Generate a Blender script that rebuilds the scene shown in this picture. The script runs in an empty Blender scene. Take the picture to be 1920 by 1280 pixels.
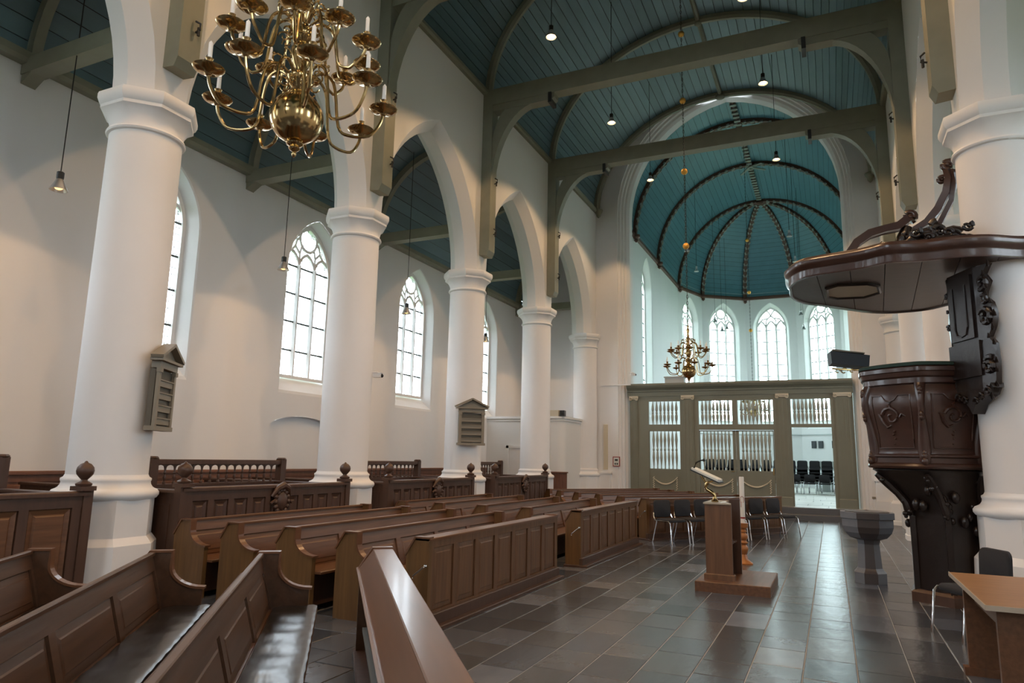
import bpy, bmesh, math, random
from mathutils import Vector, Matrix
random.seed(7)
S = bpy.context.scene
COL = S.collection
PI = math.pi
sin, cos, rad = math.sin, math.cos, math.radians

# ------------------------------------------------------------------ camera
cam_d = bpy.data.cameras.new('camera'); cam = bpy.data.objects.new('camera', cam_d); COL.objects.link(cam)
F_PX, YAW, PIT, ROL = 1287.37, 0.433415, 0.168233, 0.020368
fw = Vector((-sin(YAW)*cos(PIT), cos(YAW)*cos(PIT), sin(PIT)))
rt = Vector((cos(YAW), sin(YAW), 0)); up = rt.cross(fw)
rt, up = rt*cos(ROL)+up*sin(ROL), -rt*sin(ROL)+up*cos(ROL)
m = Matrix((rt, up, -fw)).transposed().to_4x4(); m.translation = (0, 0, 1.6)
cam.matrix_world = m
cam_d.sensor_width = 36; cam_d.lens = F_PX/1920*36; cam_d.clip_start = 0.05; cam_d.clip_end = 300
S.camera = cam

# ------------------------------------------------------------------ world, exposure
w = bpy.data.worlds.new('overcast_sky'); S.world = w; w.use_nodes = True
nt = w.node_tree; nt.nodes.clear()
wo = nt.nodes.new('ShaderNodeOutputWorld'); bg = nt.nodes.new('ShaderNodeBackground')
tc = nt.nodes.new('ShaderNodeTexCoord'); sx = nt.nodes.new('ShaderNodeSeparateXYZ'); cr = nt.nodes.new('ShaderNodeValToRGB')
cr.color_ramp.elements[0].position = 0.0; cr.color_ramp.elements[0].color = (0.88, 0.95, 1.0, 1)
cr.color_ramp.elements[1].position = 1.0; cr.color_ramp.elements[1].color = (0.80, 0.91, 1.0, 1)
nt.links.new(tc.outputs['Generated'], sx.inputs[0]); nt.links.new(sx.outputs['Z'], cr.inputs[0])
nt.links.new(cr.outputs[0], bg.inputs[0]); nt.links.new(bg.outputs[0], wo.inputs[0])
bg.inputs[1].default_value = 10.0
S.view_settings.view_transform = 'Standard'; S.view_settings.look = 'None'
S.view_settings.gamma = 1.0; S.view_settings.use_curve_mapping = False
S.view_settings.exposure = 0.55
S.cycles.max_bounces = 10; S.cycles.diffuse_bounces = 6; S.cycles.glossy_bounces = 4
S.cycles.transparent_max_bounces = 12; S.cycles.transmission_bounces = 4
S.cycles.sample_clamp_indirect = 4.0; S.cycles.sample_clamp_direct = 14.0; S.cycles.caustics_reflective = False; S.cycles.caustics_refractive = False
LAMP_W = 215.0            # warm nave pendants
AISLE_W = 15.0            # aisle pendants
WARM = (1.0, 0.61, 0.31)

# ------------------------------------------------------------------ materials
MATS = {}
def mat(name, col, rough=0.5, metal=0.0, var=0.0, vscale=(3, 3, 3), bump=0.0, bscale=None, spec=0.5, tint=False, emit=None, coat=0.0, dark=None):
    m = bpy.data.materials.new(name); m.use_nodes = True; n = m.node_tree; b = n.nodes['Principled BSDF']
    b.inputs['Base Color'].default_value = (*col, 1); b.inputs['Roughness'].default_value = rough
    b.inputs['Metallic'].default_value = metal; b.inputs['Specular IOR Level'].default_value = spec
    if coat: b.inputs['Coat Weight'].default_value = coat; b.inputs['Coat Roughness'].default_value = 0.12
    last = None
    if var or bump:
        t = n.nodes.new('ShaderNodeTexCoord'); mp = n.nodes.new('ShaderNodeMapping'); mp.inputs['Scale'].default_value = vscale
        n.links.new(t.outputs['Object'], mp.inputs[0])
        ns = n.nodes.new('ShaderNodeTexNoise'); ns.inputs['Scale'].default_value = 1.0; ns.inputs['Detail'].default_value = 5
        n.links.new(mp.outputs[0], ns.inputs['Vector'])
        if var:
            mx = n.nodes.new('ShaderNodeMix'); mx.data_type = 'RGBA'
            lo = dark if dark else tuple(max(0, c*(1-var)) for c in col); hi = tuple(min(1, c*(1+var)) for c in col)
            mx.inputs[6].default_value = (*lo, 1); mx.inputs[7].default_value = (*hi, 1)
            n.links.new(ns.outputs[0], mx.inputs[0]); last = mx.outputs[2]
        if bump:
            bp = n.nodes.new('ShaderNodeBump'); bp.inputs['Strength'].default_value = bump; bp.inputs['Distance'].default_value = 0.02
            if bscale:
                mp2 = n.nodes.new('ShaderNodeMapping'); mp2.inputs['Scale'].default_value = bscale
                n.links.new(t.outputs['Object'], mp2.inputs[0])
                n2 = n.nodes.new('ShaderNodeTexNoise'); n2.inputs['Scale'].default_value = 1.0; n2.inputs['Detail'].default_value = 3
                n.links.new(mp2.outputs[0], n2.inputs['Vector']); n.links.new(n2.outputs[0], bp.inputs['Height'])
            else: n.links.new(ns.outputs[0], bp.inputs['Height'])
            n.links.new(bp.outputs[0], b.inputs['Normal'])
    if tint:
        at = n.nodes.new('ShaderNodeAttribute'); at.attribute_name = 'tint'
        mm = n.nodes.new('ShaderNodeMix'); mm.data_type = 'RGBA'; mm.blend_type = 'MULTIPLY'; mm.inputs[0].default_value = 1.0
        if last: n.links.new(last, mm.inputs[6])
        else: mm.inputs[6].default_value = (*col, 1)
        n.links.new(at.outputs['Color'], mm.inputs[7]); last = mm.outputs[2]
    if last: n.links.new(last, b.inputs['Base Color'])
    if emit:
        b.inputs['Emission Color'].default_value = (*emit[0], 1); b.inputs['Emission Strength'].default_value = emit[1]
    MATS[name] = m; return m

mat('plaster', (.79, .785, .78), .9, var=.04, vscale=(.7, .7, .5), bump=.25, bscale=(3, 3, 3))
mat('stone_white', (.80, .79, .78), .85, var=.03, vscale=(2, 2, 2))
mat('teal_boards', (.100, .165, .190), .40, var=.18, vscale=(5, .7, 5), tint=True)
mat('teal_boards_chancel', (.075, .190, .235), .40, var=.15, vscale=(3, 1, 3))
mat('timber_paint', (.235, .235, .175), .6, var=.15, vscale=(4, 4, 4))
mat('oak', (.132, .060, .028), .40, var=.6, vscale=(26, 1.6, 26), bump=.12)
mat('oak_underlit', (.082, .040, .021), .36, var=.5, vscale=(22, 1.4, 22), bump=.12)  # oak darkened to paint in the weak light on the foreground pews
mat('baluster_paint', (.34, .35, .29), .5)
mat('oak_upright', (.140, .068, .032), .40, var=.6, vscale=(26, 26, 1.6), bump=.12)
mat('oak_golden', (.140, .070, .024), .38, var=.55, vscale=(22, 22, 1.8), bump=.10)
mat('oak_dark', (.075, .038, .024), .42, var=.4, vscale=(18, 18, 2.5), bump=.12)
mat('oak_polished', (.140, .060, .028), .28, var=.35, vscale=(20, 1.5, 20), coat=.25)
mat('oak_wainscot', (.17, .075, .045), .5, var=.3, vscale=(10, 10, 2))
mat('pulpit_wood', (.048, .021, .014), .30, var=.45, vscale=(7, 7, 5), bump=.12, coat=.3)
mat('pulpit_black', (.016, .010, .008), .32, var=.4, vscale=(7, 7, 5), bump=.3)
mat('sounding_board', (.105, .066, .052), .40, var=.3, vscale=(3, 14, 3))
mat('green_velvet', (.02, .05, .04), .8)
mat('leather', (.016, .015, .016), .27, var=.3, vscale=(6, 6, 6), bump=.35, bscale=(7, 2.2, 7))
mat('dark_void', (.02, .014, .01), .8)
mat('grout', (.34, .34, .33), .8, var=.3, vscale=(2, 2, 2))
mat('bluestone', (.070, .076, .088), .25, var=.38, vscale=(3.2, 1.5, 1), bump=.25, bscale=(6, 3, 1), tint=True)
mat('bluestone_step', (.10, .098, .10), .4, var=.3, vscale=(2, 2, 2))
mat('pale_stone', (.50, .50, .46), .4, var=.15, vscale=(2, 2, 2), tint=True)
mat('screen_paint', (.205, .203, .152), .55, var=.08, vscale=(3, 3, 3))
mat('cream_paint', (.60, .53, .40), .6)
mat('brass', (.52, .37, .17), .16, metal=1.0)
mat('gold_ball', (.80, .42, .08), .35, metal=.6)
mat('iron', (.02, .02, .02), .5)
mat('chain_iron', (.05, .045, .04), .5, metal=.5)
mat('candle_wax', (.82, .80, .74), .45)
mat('chrome', (.75, .76, .78), .12, metal=1.0)
mat('black_fabric', (.018, .018, .021), .85, var=.2, vscale=(60, 60, 60))
mat('black_leather', (.012, .012, .013), .35)
mat('font_stone', (.16, .165, .18), .5, var=.15, vscale=(6, 6, 6), bump=.1)
mat('font_dark', (.075, .062, .06), .35, var=.15, vscale=(6, 6, 6))
mat('lamp_metal', (.55, .55, .56), .35, metal=.7)
mat('cable', (.015, .015, .015), .6)
mat('bulb_lit', (1, .8, .5), .5, emit=((1.0, .66, .34), 26))
mat('bulb_dim', (1, .7, .35), .5, emit=((1.0, .58, .22), 1.6))
mat('glass_dim', (.7, .75, .75), .3)
mat('hymn_paint', (.235, .205, .155), .55)
mat('hymn_shade', (.105, .092, .068), .6)  # hymn board colour darkened, painting shade into the gaps between slats
mat('desk_wood', (.30, .155, .065), .4, var=.25, vscale=(3, 22, 3))
mat('desk_edge', (.42, .36, .28), .4)
mat('grey_step', (.20, .205, .20), .6)
mat('turned_orange', (.42, .16, .045), .3, coat=.3)
mat('white_paint', (.78, .78, .76), .5)
mat('grey_paint', (.42, .45, .44), .6)
mat('red_paint', (.30, .03, .02), .5)
mat('camera_white', (.7, .7, .7), .4)
mat('lens_black', (.01, .01, .01), .2)
mat('polychrome', (.10, .045, .03), .6)
mat('poly_light', (.24, .25, .22), .6)
mat('paper', (.70, .72, .68), .6)
mat('picture_dark', (.03, .035, .04), .5, var=.9, vscale=(9, 9, 9))
mat('window_lead', (.05, .055, .055), .6)
mat('window_iron', (.07, .08, .08), .5)
mat('grass', (.08, .13, .05), .9, var=.3, vscale=(.5, .5, .5))
mat('tree_green', (.05, .11, .03), .9, var=.4, vscale=(1, 1, 1))
mat('book_cover', (.02, .03, .04), .5)
def glass(name, tintc):
    m = bpy.data.materials.new(name); m.use_nodes = True; n = m.node_tree; n.nodes.clear()
    o = n.nodes.new('ShaderNodeOutputMaterial'); t = n.nodes.new('ShaderNodeBsdfTransparent'); g = n.nodes.new('ShaderNodeBsdfGlossy')
    x = n.nodes.new('ShaderNodeMixShader'); x.inputs[0].default_value = .04
    t.inputs[0].default_value = (*tintc, 1); g.inputs['Roughness'].default_value = .05
    n.links.new(t.outputs[0], x.inputs[1]); n.links.new(g.outputs[0], x.inputs[2]); n.links.new(x.outputs[0], o.inputs[0]); MATS[name] = m
glass('window_glass', (.93, .95, .97)); glass('window_glass_green', (.88, .95, .94))

# ------------------------------------------------------------------ mesh helpers
class MB:
    def __init__(s): s.v = []; s.f = []; s.c = []
    def add(s, vs, fs, tint=None):
        o = len(s.v); s.v += [tuple(p) for p in vs]; s.f += [tuple(i+o for i in f) for f in fs]
        s.c += [tint]*len(fs); return s
    def box(s, x0, x1, y0, y1, z0, z1, tint=None):
        return s.add([(x0,y0,z0),(x1,y0,z0),(x1,y1,z0),(x0,y1,z0),(x0,y0,z1),(x1,y0,z1),(x1,y1,z1),(x0,y1,z1)],
                     [(0,3,2,1),(4,5,6,7),(0,1,5,4),(1,2,6,5),(2,3,7,6),(3,0,4,7)], tint)
    def cbox(s, x0, x1, y0, y1, z0, z1, c=.01):     # box with chamfered top edges
        return s.add([(x0,y0,z0),(x1,y0,z0),(x1,y1,z0),(x0,y1,z0),(x0,y0,z1-c),(x1,y0,z1-c),(x1,y1,z1-c),(x0,y1,z1-c),
                      (x0+c,y0+c,z1),(x1-c,y0+c,z1),(x1-c,y1-c,z1),(x0+c,y1-c,z1)],
                     [(0,3,2,1),(0,1,5,4),(1,2,6,5),(2,3,7,6),(3,0,4,7),(4,5,9,8),(5,6,10,9),(6,7,11,10),(7,4,8,11),(8,9,10,11)])
    def loft(s, rows, closed=False, caps=False):
        n = len(rows[0]); vs = [p for r in rows for p in r]; fs = []
        for i in range(len(rows)-1):
            for j in range(n if closed else n-1):
                k = (j+1) % n; fs.append((i*n+j, i*n+k, (i+1)*n+k, (i+1)*n+j))
        if caps: fs.append(tuple(range(n))[::-1]); fs.append(tuple((len(rows)-1)*n+j for j in range(n)))
        return s.add(vs, fs)
    def prism(s, poly, fn, t0, t1):                  # poly in (a,b), pushed along t by fn(a,b,t)
        return s.loft([[fn(a, b, t0) for a, b in poly], [fn(a, b, t1) for a, b in poly]], True, True)
    def beam(s, a, b, wd, h, upv=(0, 0, 1)):
        a = Vector(a); b = Vector(b); d = (b-a).normalized(); r = d.cross(Vector(upv)).normalized()*wd/2; u = r.cross(d).normalized()*h/2
        return s.loft([[p-r-u, p+r-u, p+r+u, p-r+u] for p in (a, b)], True, True)
    def lathe(s, prof, cx=0, cy=0, n=16, rf=None, a0=0, a1=2*PI):
        full = abs(a1-a0-2*PI) < 1e-6; k = n if full else n+1
        rows = []
        for r, z in prof:
            row = []
            for i in range(k):
                a = a0+(a1-a0)*i/n; q = rf(a, r, z) if rf else r
                row.append((cx+q*cos(a), cy+q*sin(a), z))
            rows.append(row)
        return s.loft(rows, full, full)
    def tube(s, path, r, n=8, closed=False, flat=None):
        P = [Vector(p) for p in path]; rows = []; N = len(P)
        for i, p in enumerate(P):
            if closed: d = P[(i+1) % N]-P[i-1]
            else: d = P[min(i+1, N-1)]-P[max(i-1, 0)]
            d.normalize(); ref = Vector(flat) if flat else (Vector((0, 0, 1)) if abs(d.z) < .9 else Vector((1, 0, 0)))
            a = d.cross(ref).normalized(); b = a.cross(d).normalized(); q = r[i] if isinstance(r, (list, tuple)) else r
            rows.append([p+a*q*cos(2*PI*k/n+PI/n)+b*q*sin(2*PI*k/n+PI/n) for k in range(n)])
        if closed: rows.append(rows[0])
        return s.loft(rows, True, not closed)
    def sphere(s, c, r, n=12, m=8, sc=(1, 1, 1)):
        rows = []
        for i in range(m+1):
            t = -PI/2+PI*i/m; q = max(r*cos(t), r*.02)
            rows.append([(c[0]+q*cos(2*PI*k/n)*sc[0], c[1]+q*sin(2*PI*k/n)*sc[1], c[2]+r*sin(t)*sc[2]) for k in range(n)])
        return s.loft(rows, True, True)
    def build(s, name, mt, parent=None, smooth=False, kind=None, label=None, cat=None, group=None, ang=40):
        me = bpy.data.meshes.new(name); me.from_pydata(s.v, [], s.f); me.materials.append(MATS[mt])
        if any(c for c in s.c):
            ca = me.color_attributes.new('tint', 'FLOAT_COLOR', 'CORNER'); d = []
            for p, c in zip(me.polygons, s.c):
                cc = c or (1, 1, 1)
                for _ in range(p.loop_total): d += [cc[0], cc[1], cc[2], 1]
            ca.data.foreach_set('color', d)
        me.validate()
        bm = bmesh.new(); bm.from_mesh(me); bmesh.ops.recalc_face_normals(bm, faces=bm.faces); bm.to_mesh(me); bm.free()
        if smooth:
            me.polygons.foreach_set('use_smooth', [True]*len(me.polygons)); me.set_sharp_from_angle(angle=rad(ang))
        o = bpy.data.objects.new(name, me); COL.objects.link(o)
        if parent: o.parent = parent
        tag(o, label, cat, group, kind); return o
def tag(o, label=None, cat=None, group=None, kind=None):
    if label: o['label'] = label
    if cat: o['category'] = cat
    if group: o['group'] = group
    if kind: o['kind'] = kind
    return o
def empty(name, loc=(0, 0, 0), rz=0, label=None, cat=None, group=None, kind=None, parent=None):
    o = bpy.data.objects.new(name, None); COL.objects.link(o); o.location = loc; o.rotation_euler = (0, 0, rz)
    o.empty_display_size = .1
    if parent: o.parent = parent
    return tag(o, label, cat, group, kind)
def copy_tree(o, parent=None):
    c = o.copy(); COL.objects.link(c)
    if parent: c.parent = parent; c.matrix_parent_inverse = o.matrix_parent_inverse
    for ch in KIDS(o): copy_tree(ch, c)
    return c
def KIDS(o): return [x for x in ALLKIDS.get(o.name, [])] if o.name in ALLKIDS else [x for x in bpy.data.objects if x.parent == o]
ALLKIDS = {}
def dup(root, loc, rz=None, label=None, group=None):
    if root.name not in ALLKIDS:                    # remember the tree once; cheap copies afterwards
        def rec(o):
            ALLKIDS[o.name] = [x for x in bpy.data.objects if x.parent == o]
            for x in ALLKIDS[o.name]: rec(x)
        rec(root)
    r = copy_tree(root); r.location = loc
    if rz is not None: r.rotation_euler = (0, 0, rz)
    if label: r['label'] = label
    if group: r['group'] = group
    return r

def arch_z(u, c, s, spring, apex):                   # pointed arch height at u
    h = apex-spring; d = min(abs(u-c), s)
    if h >= s:
        R = (s*s+h*h)/(2*s); return spring+math.sqrt(max(0, R*R-(d+R-s)**2))
    return spring+h*math.sqrt(max(0, 1-(d/s)**2))
def arch_us(c, s, spring, apex, n=10):
    h = apex-spring
    if h >= s:
        R = (s*s+h*h)/(2*s); tm = math.atan2(h, R-s); q = [R*cos(tm*i/n)-(R-s) for i in range(n+1)]; q[-1] = 0
    else: q = [s*cos(PI/2*i/n) for i in range(n+1)]; q[-1] = 0
    return [c-x for x in q]+[c+x for x in reversed(q[:-1])]
def outline(c, s, sill, spring, apex, n=10):         # closed outline (u,z) of a pointed window
    us = arch_us(c, s, spring, apex, n)
    return [(c-s, sill)]+[(u, arch_z(u, c, s, spring, apex)) for u in us]+[(c+s, sill)]
def wall(mb, fn, u0, u1, zb, zt, ops, extra=()):
    # ops: (c, s, sill, spring, apex); fn(u,z)->xyz ; zt number or function
    us = {round(u0, 5), round(u1, 5)} | {round(e, 5) for e in extra}
    for o in ops: us |= {round(x, 5) for x in arch_us(o[0], o[1], o[3], o[4])}
    us = sorted(x for x in us if u0-1e-4 <= x <= u1+1e-4)
    zf = zt if callable(zt) else (lambda u: zt)
    for a, b in zip(us, us[1:]):
        if b-a < 1e-5: continue
        mid = (a+b)/2; act = sorted([o for o in ops if abs(mid-o[0]) < o[1]], key=lambda o: o[2])
        la = [zb]; lb = [zb]
        for o in act:
            la += [o[2], arch_z(a, *[o[i] for i in (0, 1, 3, 4)])]; lb += [o[2], arch_z(b, *[o[i] for i in (0, 1, 3, 4)])]
        la.append(zf(a)); lb.append(zf(b))
        for i in range(0, len(la), 2):
            if (la[i+1]-la[i] < 1e-4 and lb[i+1]-lb[i] < 1e-4) or la[i+1] < la[i]-.01: continue
            mb.add([fn(a, la[i]), fn(b, lb[i]), fn(b, lb[i+1]), fn(a, la[i+1])], [(0, 1, 2, 3)])

# ------------------------------------------------------------------ main dimensions
XC = -2.77                 # nave axis
HW = 4.41                  # half width between the nave wall faces
CY = [5.34+4.204*k for k in range(-3, 5)]    # column centres along the nave (index 3 = first visible)
XA = 4.76                  # column axis distance from XC
ZSP, ZCAP = 5.40, 5.83
ZW, VB = 10.30, 3.56       # wall top, vault rise
YE = 22.4                  # chancel arch wall
YB = -8.0                  # west end
XAW = -10.23               # left aisle wall face
def zv(x): return ZW+VB*math.sqrt(max(0, 1-((x-XC)/HW)**2))
def za(x):                 # left aisle ceiling (mirrored for the right)
    d = -8.2-x
    return 9.2 if d < 0 else 7.1+2.1*math.sqrt(max(0, 1-(d/2.06)**2))
def mx(x): return 2*XC-x

# ------------------------------------------------------------------ floor
floor = empty('floor', (0, 0, 0), kind='structure')
g = MB(); g.box(-10.6, 5.1, YB-.2, 23.4, -.3, -.0045); g.build('grout_bed', 'grout', floor)
xs = [-10.6]
offs = -2.217 - 20*.386
x = offs
tiles = []
k = 0
while x < 5.0:
    wdt = .386*(1 if (k % 7) else 1.0)
    y = YB+random.random()*.6
    while y < 22.0:
        L = random.choice((.42, .55, .62, .72, .8))
        y1 = min(y+L, 22.0)
        if x > -10.6 and y1-y > .05: tiles.append((x, x+wdt, y, y1))
        y = y1
    x += wdt; k += 1
def tile_mb(x0, x1, y0, y1, z=0.0, gap=.0035):
    t = random.random(); v = .50+.85*random.random()
    tint = (v*(1.06 if t > .6 else .97), v, v*(.93 if t > .6 else 1.04))
    if random.random() < .13: tint = tuple(c*1.7 for c in tint)
    cx, cy = (x0+x1)/2, (y0+y1)/2; hx, hy = (x1-x0)/2-gap, (y1-y0)/2-gap; c = .004
    ax, ay = random.gauss(0, .0014), random.gauss(0, .0014)
    def zz(px, py): return z+ax*px+ay*py
    vs = [(-hx, -hy, z-.03), (hx, -hy, z-.03), (hx, hy, z-.03), (-hx, hy, z-.03)]
    vs += [(p, q, zz(p, q)-c) for p, q in ((-hx, -hy), (hx, -hy), (hx, hy), (-hx, hy))]
    vs += [(p, q, zz(p, q)) for p, q in ((-hx+c, -hy+c), (hx-c, -hy+c), (hx-c, hy-c), (-hx+c, hy-c))]
    fs = [(0, 1, 5, 4), (1, 2, 6, 5), (2, 3, 7, 6), (3, 0, 4, 7), (4, 5, 9, 8), (5, 6, 10, 9), (6, 7, 11, 10), (7, 4, 8, 11), (8, 9, 10, 11)]
    return cx, cy, vs, fs, tint
def vis(t):
    cx, cy = (t[0]+t[1])/2, (t[2]+t[3])/2
    d = Vector((cx, cy, -1.6)); dz = d.dot(fw)
    if dz < 1 or not (-3.5 < cx < 2.2): return 1e9
    px, py = d.dot(rt)/dz, -d.dot(up)/dz
    if abs(px) > .78 or abs(py) > .52: return 1e9
    return dz
tiles.sort(key=vis)
rest = MB()
for i, t in enumerate(tiles):
    cx, cy, vs, fs, tint = tile_mb(*t)
    if i < 298 and vis(t) < 1e8:
        b = MB(); b.add(vs, fs, tint); o = b.build('stone_tile', 'bluestone', floor); o.location = (cx, cy, 0)
    else: rest.add([(p+cx, q+cy, r) for p, q, r in vs], fs, tint)
rest.build('stone_tiles', 'bluestone', floor, kind='stuff')

# chancel floor and steps
cf = empty('floor_chancel', (0, 0, 0), kind='structure')
g = MB(); g.box(-7.6, 2.1, 22.55, 41.6, .2, .338); g.build('slab_bed', 'grout', cf)
g = MB(); yy = 22.56
while yy < 41.4:
    L = .8; xx = -7.5+random.random()*.5
    while xx < 2.0:
        W = random.choice((.7, .9, 1.1)); v = .8+.35*random.random()
        g.box(xx+.006, xx+W-.006, yy+.006, yy+L-.006, .3, .35, (v, v, v*.97)); xx += W
    yy += L
g.build('pale_slabs', 'pale_stone', cf, kind='stuff')
st = empty('trim_1', (0, 0, 0), kind='structure')
g = MB(); g.cbox(-6.3, 1.0, 21.9, 22.6, 0, .17, .015); g.build('lower_step', 'bluestone_step', st)
g = MB(); g.cbox(-6.3, .9, 22.22, 22.56, .17, .35, .015); g.build('upper_step', 'bluestone_step', st)

# ------------------------------------------------------------------ columns
def octr(r, a):            # radius of an octagon with flats facing +-x, +-y and inradius r
    q = ((a+PI/8) % (PI/4))-PI/8
    return r/cos(q)
def column_parts(root, half=None):
    a0, a1 = (0, 2*PI) if half is None else half
    def mixf(k): return lambda a, r, z: r*(1-k)+octr(r, a)*k
    def oc(a, r, z): return octr(r, a)
    # plinth: octagon with flare, then base moulding, shaft, capital
    g = MB(); g.lathe([(.575, 0), (.575, .10), (.555, .12), (.555, .36), (.545, .58), (.50, .64), (.485, .66), (.485, 1.06)], n=64 if half is None else 32, rf=oc, a0=a0, a1=a1); g.build('plinth', 'stone_white', root, smooth=True, ang=25)
    g = MB(); g.lathe([(.47, 1.04), (.525, 1.07), (.545, 1.10), (.545, 1.13), (.525, 1.16), (.49, 1.175), (.47, 1.19), (.452, 1.22), (.447, 1.25), (.455, 1.262), (.455, 1.285), (.43, 1.30), (.415, 1.33)], n=48 if half is None else 24, a0=a0, a1=a1); g.build('base_moulding', 'stone_white', root, smooth=True, ang=60)
    g = MB(); g.lathe([(.415, 1.31), (.412, 3.3), (.405, 5.40)], n=64 if half is None else 32, a0=a0, a1=a1); g.build('shaft', 'stone_white', root, smooth=True)
    g = MB()
    prof = [(.405, 5.355, 0), (.435, 5.365, 0), (.445, 5.385, 0), (.435, 5.41, 0), (.408, 5.42, 0), (.41, 5.47, .0), (.425, 5.53, .1), (.455, 5.59, .5), (.50, 5.63, 1), (.515, 5.64, 1), (.515, 5.68, 1), (.535, 5.70, 1), (.555, 5.75, 1), (.555, 5.80, 1), (.545, 5.83, 1)]
    n = 64 if half is None else 32; rows = []; full = half is None
    for r, z, kk in prof:
        rows.append([((r*(1-kk)+octr(r*.96, a)*kk)*cos(a), (r*(1-kk)+octr(r*.96, a)*kk)*sin(a), z) for a in [a0+(a1-a0)*i/n for i in range(n if full else n+1)]])
    g.loft(rows, full, full); g.build('capital', 'stone_white', root, smooth=True, ang=30)
col0 = empty('column', (XC-XA, CY[3], 0), label='large white round column at the left, carrying the hymn board seen from its side', cat='column')
column_parts(col0)
colL = {3: col0}
lab = {4: 'white round column with the small wall camera, second from the left', 5: 'white round column carrying the hymn board seen from the front', 6: 'white round column nearest the chancel in the left row, standing free'}
for i in (0, 1, 2, 4, 5, 6):
    colL[i] = dup(col0, (XC-XA, CY[i], 0), label=lab.get(i, 'white round column of the left row, %s behind the viewer' % ('first', 'second', 'third')[2-min(i, 2)]))
labr = {4: 'large white round column at the right edge, the pulpit hangs on it', 5: 'white round column of the right row seen just behind the pulpit', 6: 'white round column of the right row nearest the chancel'}
for i in range(0, 7):
    dup(col0, (XC+XA, CY[i], 0), label=labr.get(i, 'white round right column outside the view, the %s from the west end'  % ('first', 'second', 'third', 'fourth')[min(i, 3)]))
for sgn, nm in ((-1, 'left'), (1, 'right')):
    r = empty('half_column', (XC+sgn*XA, 22.33, 0), label='white half column against the chancel wall at the end of the %s row' % nm, cat='column')
    column_parts(r, (PI, 2*PI))

# ------------------------------------------------------------------ arcade walls
def arcade(sgn, name):
    X = lambda x: x if sgn < 0 else mx(x)
    root = empty(name, kind='structure')
    ops_f = [((CY[i]+CY[i+1])/2, 1.88, ZCAP, ZCAP, 8.65) for i in range(0, 7)]
    ops_m = [((CY[i]+CY[i+1])/2, 1.68, ZCAP, ZCAP, 8.42) for i in range(0, 7)]
    g = MB(); y0, y1 = CY[0]-4, YE
    wall(g, lambda u, z: (X(-7.18), u, z), y0, y1, ZCAP, ZW, ops_f)
    wall(g, lambda u, z: (X(-7.88), u, z), y0, y1, ZCAP, 9.4, ops_f)
    for of, om in zip(ops_f, ops_m):
        rows = []
        for xx, o in ((-7.18, of), (-7.40, om), (-7.66, om), (-7.88, of)):
            us = arch_us(o[0], o[1], o[3], o[4], 14)
            rows.append([(X(xx), u, arch_z(u, o[0], o[1], o[3], o[4])) for u in us])
        g.loft(rows)
    # undersides resting on the capitals
    for i in range(0, 7):
        c = CY[i]; g.add([(X(-7.18), c-.23, ZCAP), (X(-7.18), c+.23, ZCAP), (X(-7.88), c+.23, ZCAP), (X(-7.88), c-.23, ZCAP)], [(0, 1, 2, 3)])
    # lower masonry west of the arcade
    g.box(min(X(-7.88), X(-7.18)), max(X(-7.88), X(-7.18)), YB, CY[0]-2.2, 0, ZCAP)
    g.build('masonry', 'plaster', root, smooth=True, ang=25)
    return root
arcade(-1, 'wall_arcade_left'); arcade(1, 'wall_arcade_right')
for sgn, nm in ((-1, 'trim_2'), (1, 'trim_3')):      # timber wall plate at the vault foot
    X = (lambda x: x) if sgn < 0 else mx
    g = MB(); g.prism([(-7.20, 10.22), (-7.10, 10.22), (-7.06, 10.26), (-7.06, 10.33), (-7.20, 10.33)], lambda a, b, t: (X(a), t, b), YB, YE)
    g.build(nm, 'timber_paint', kind='structure')

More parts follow.
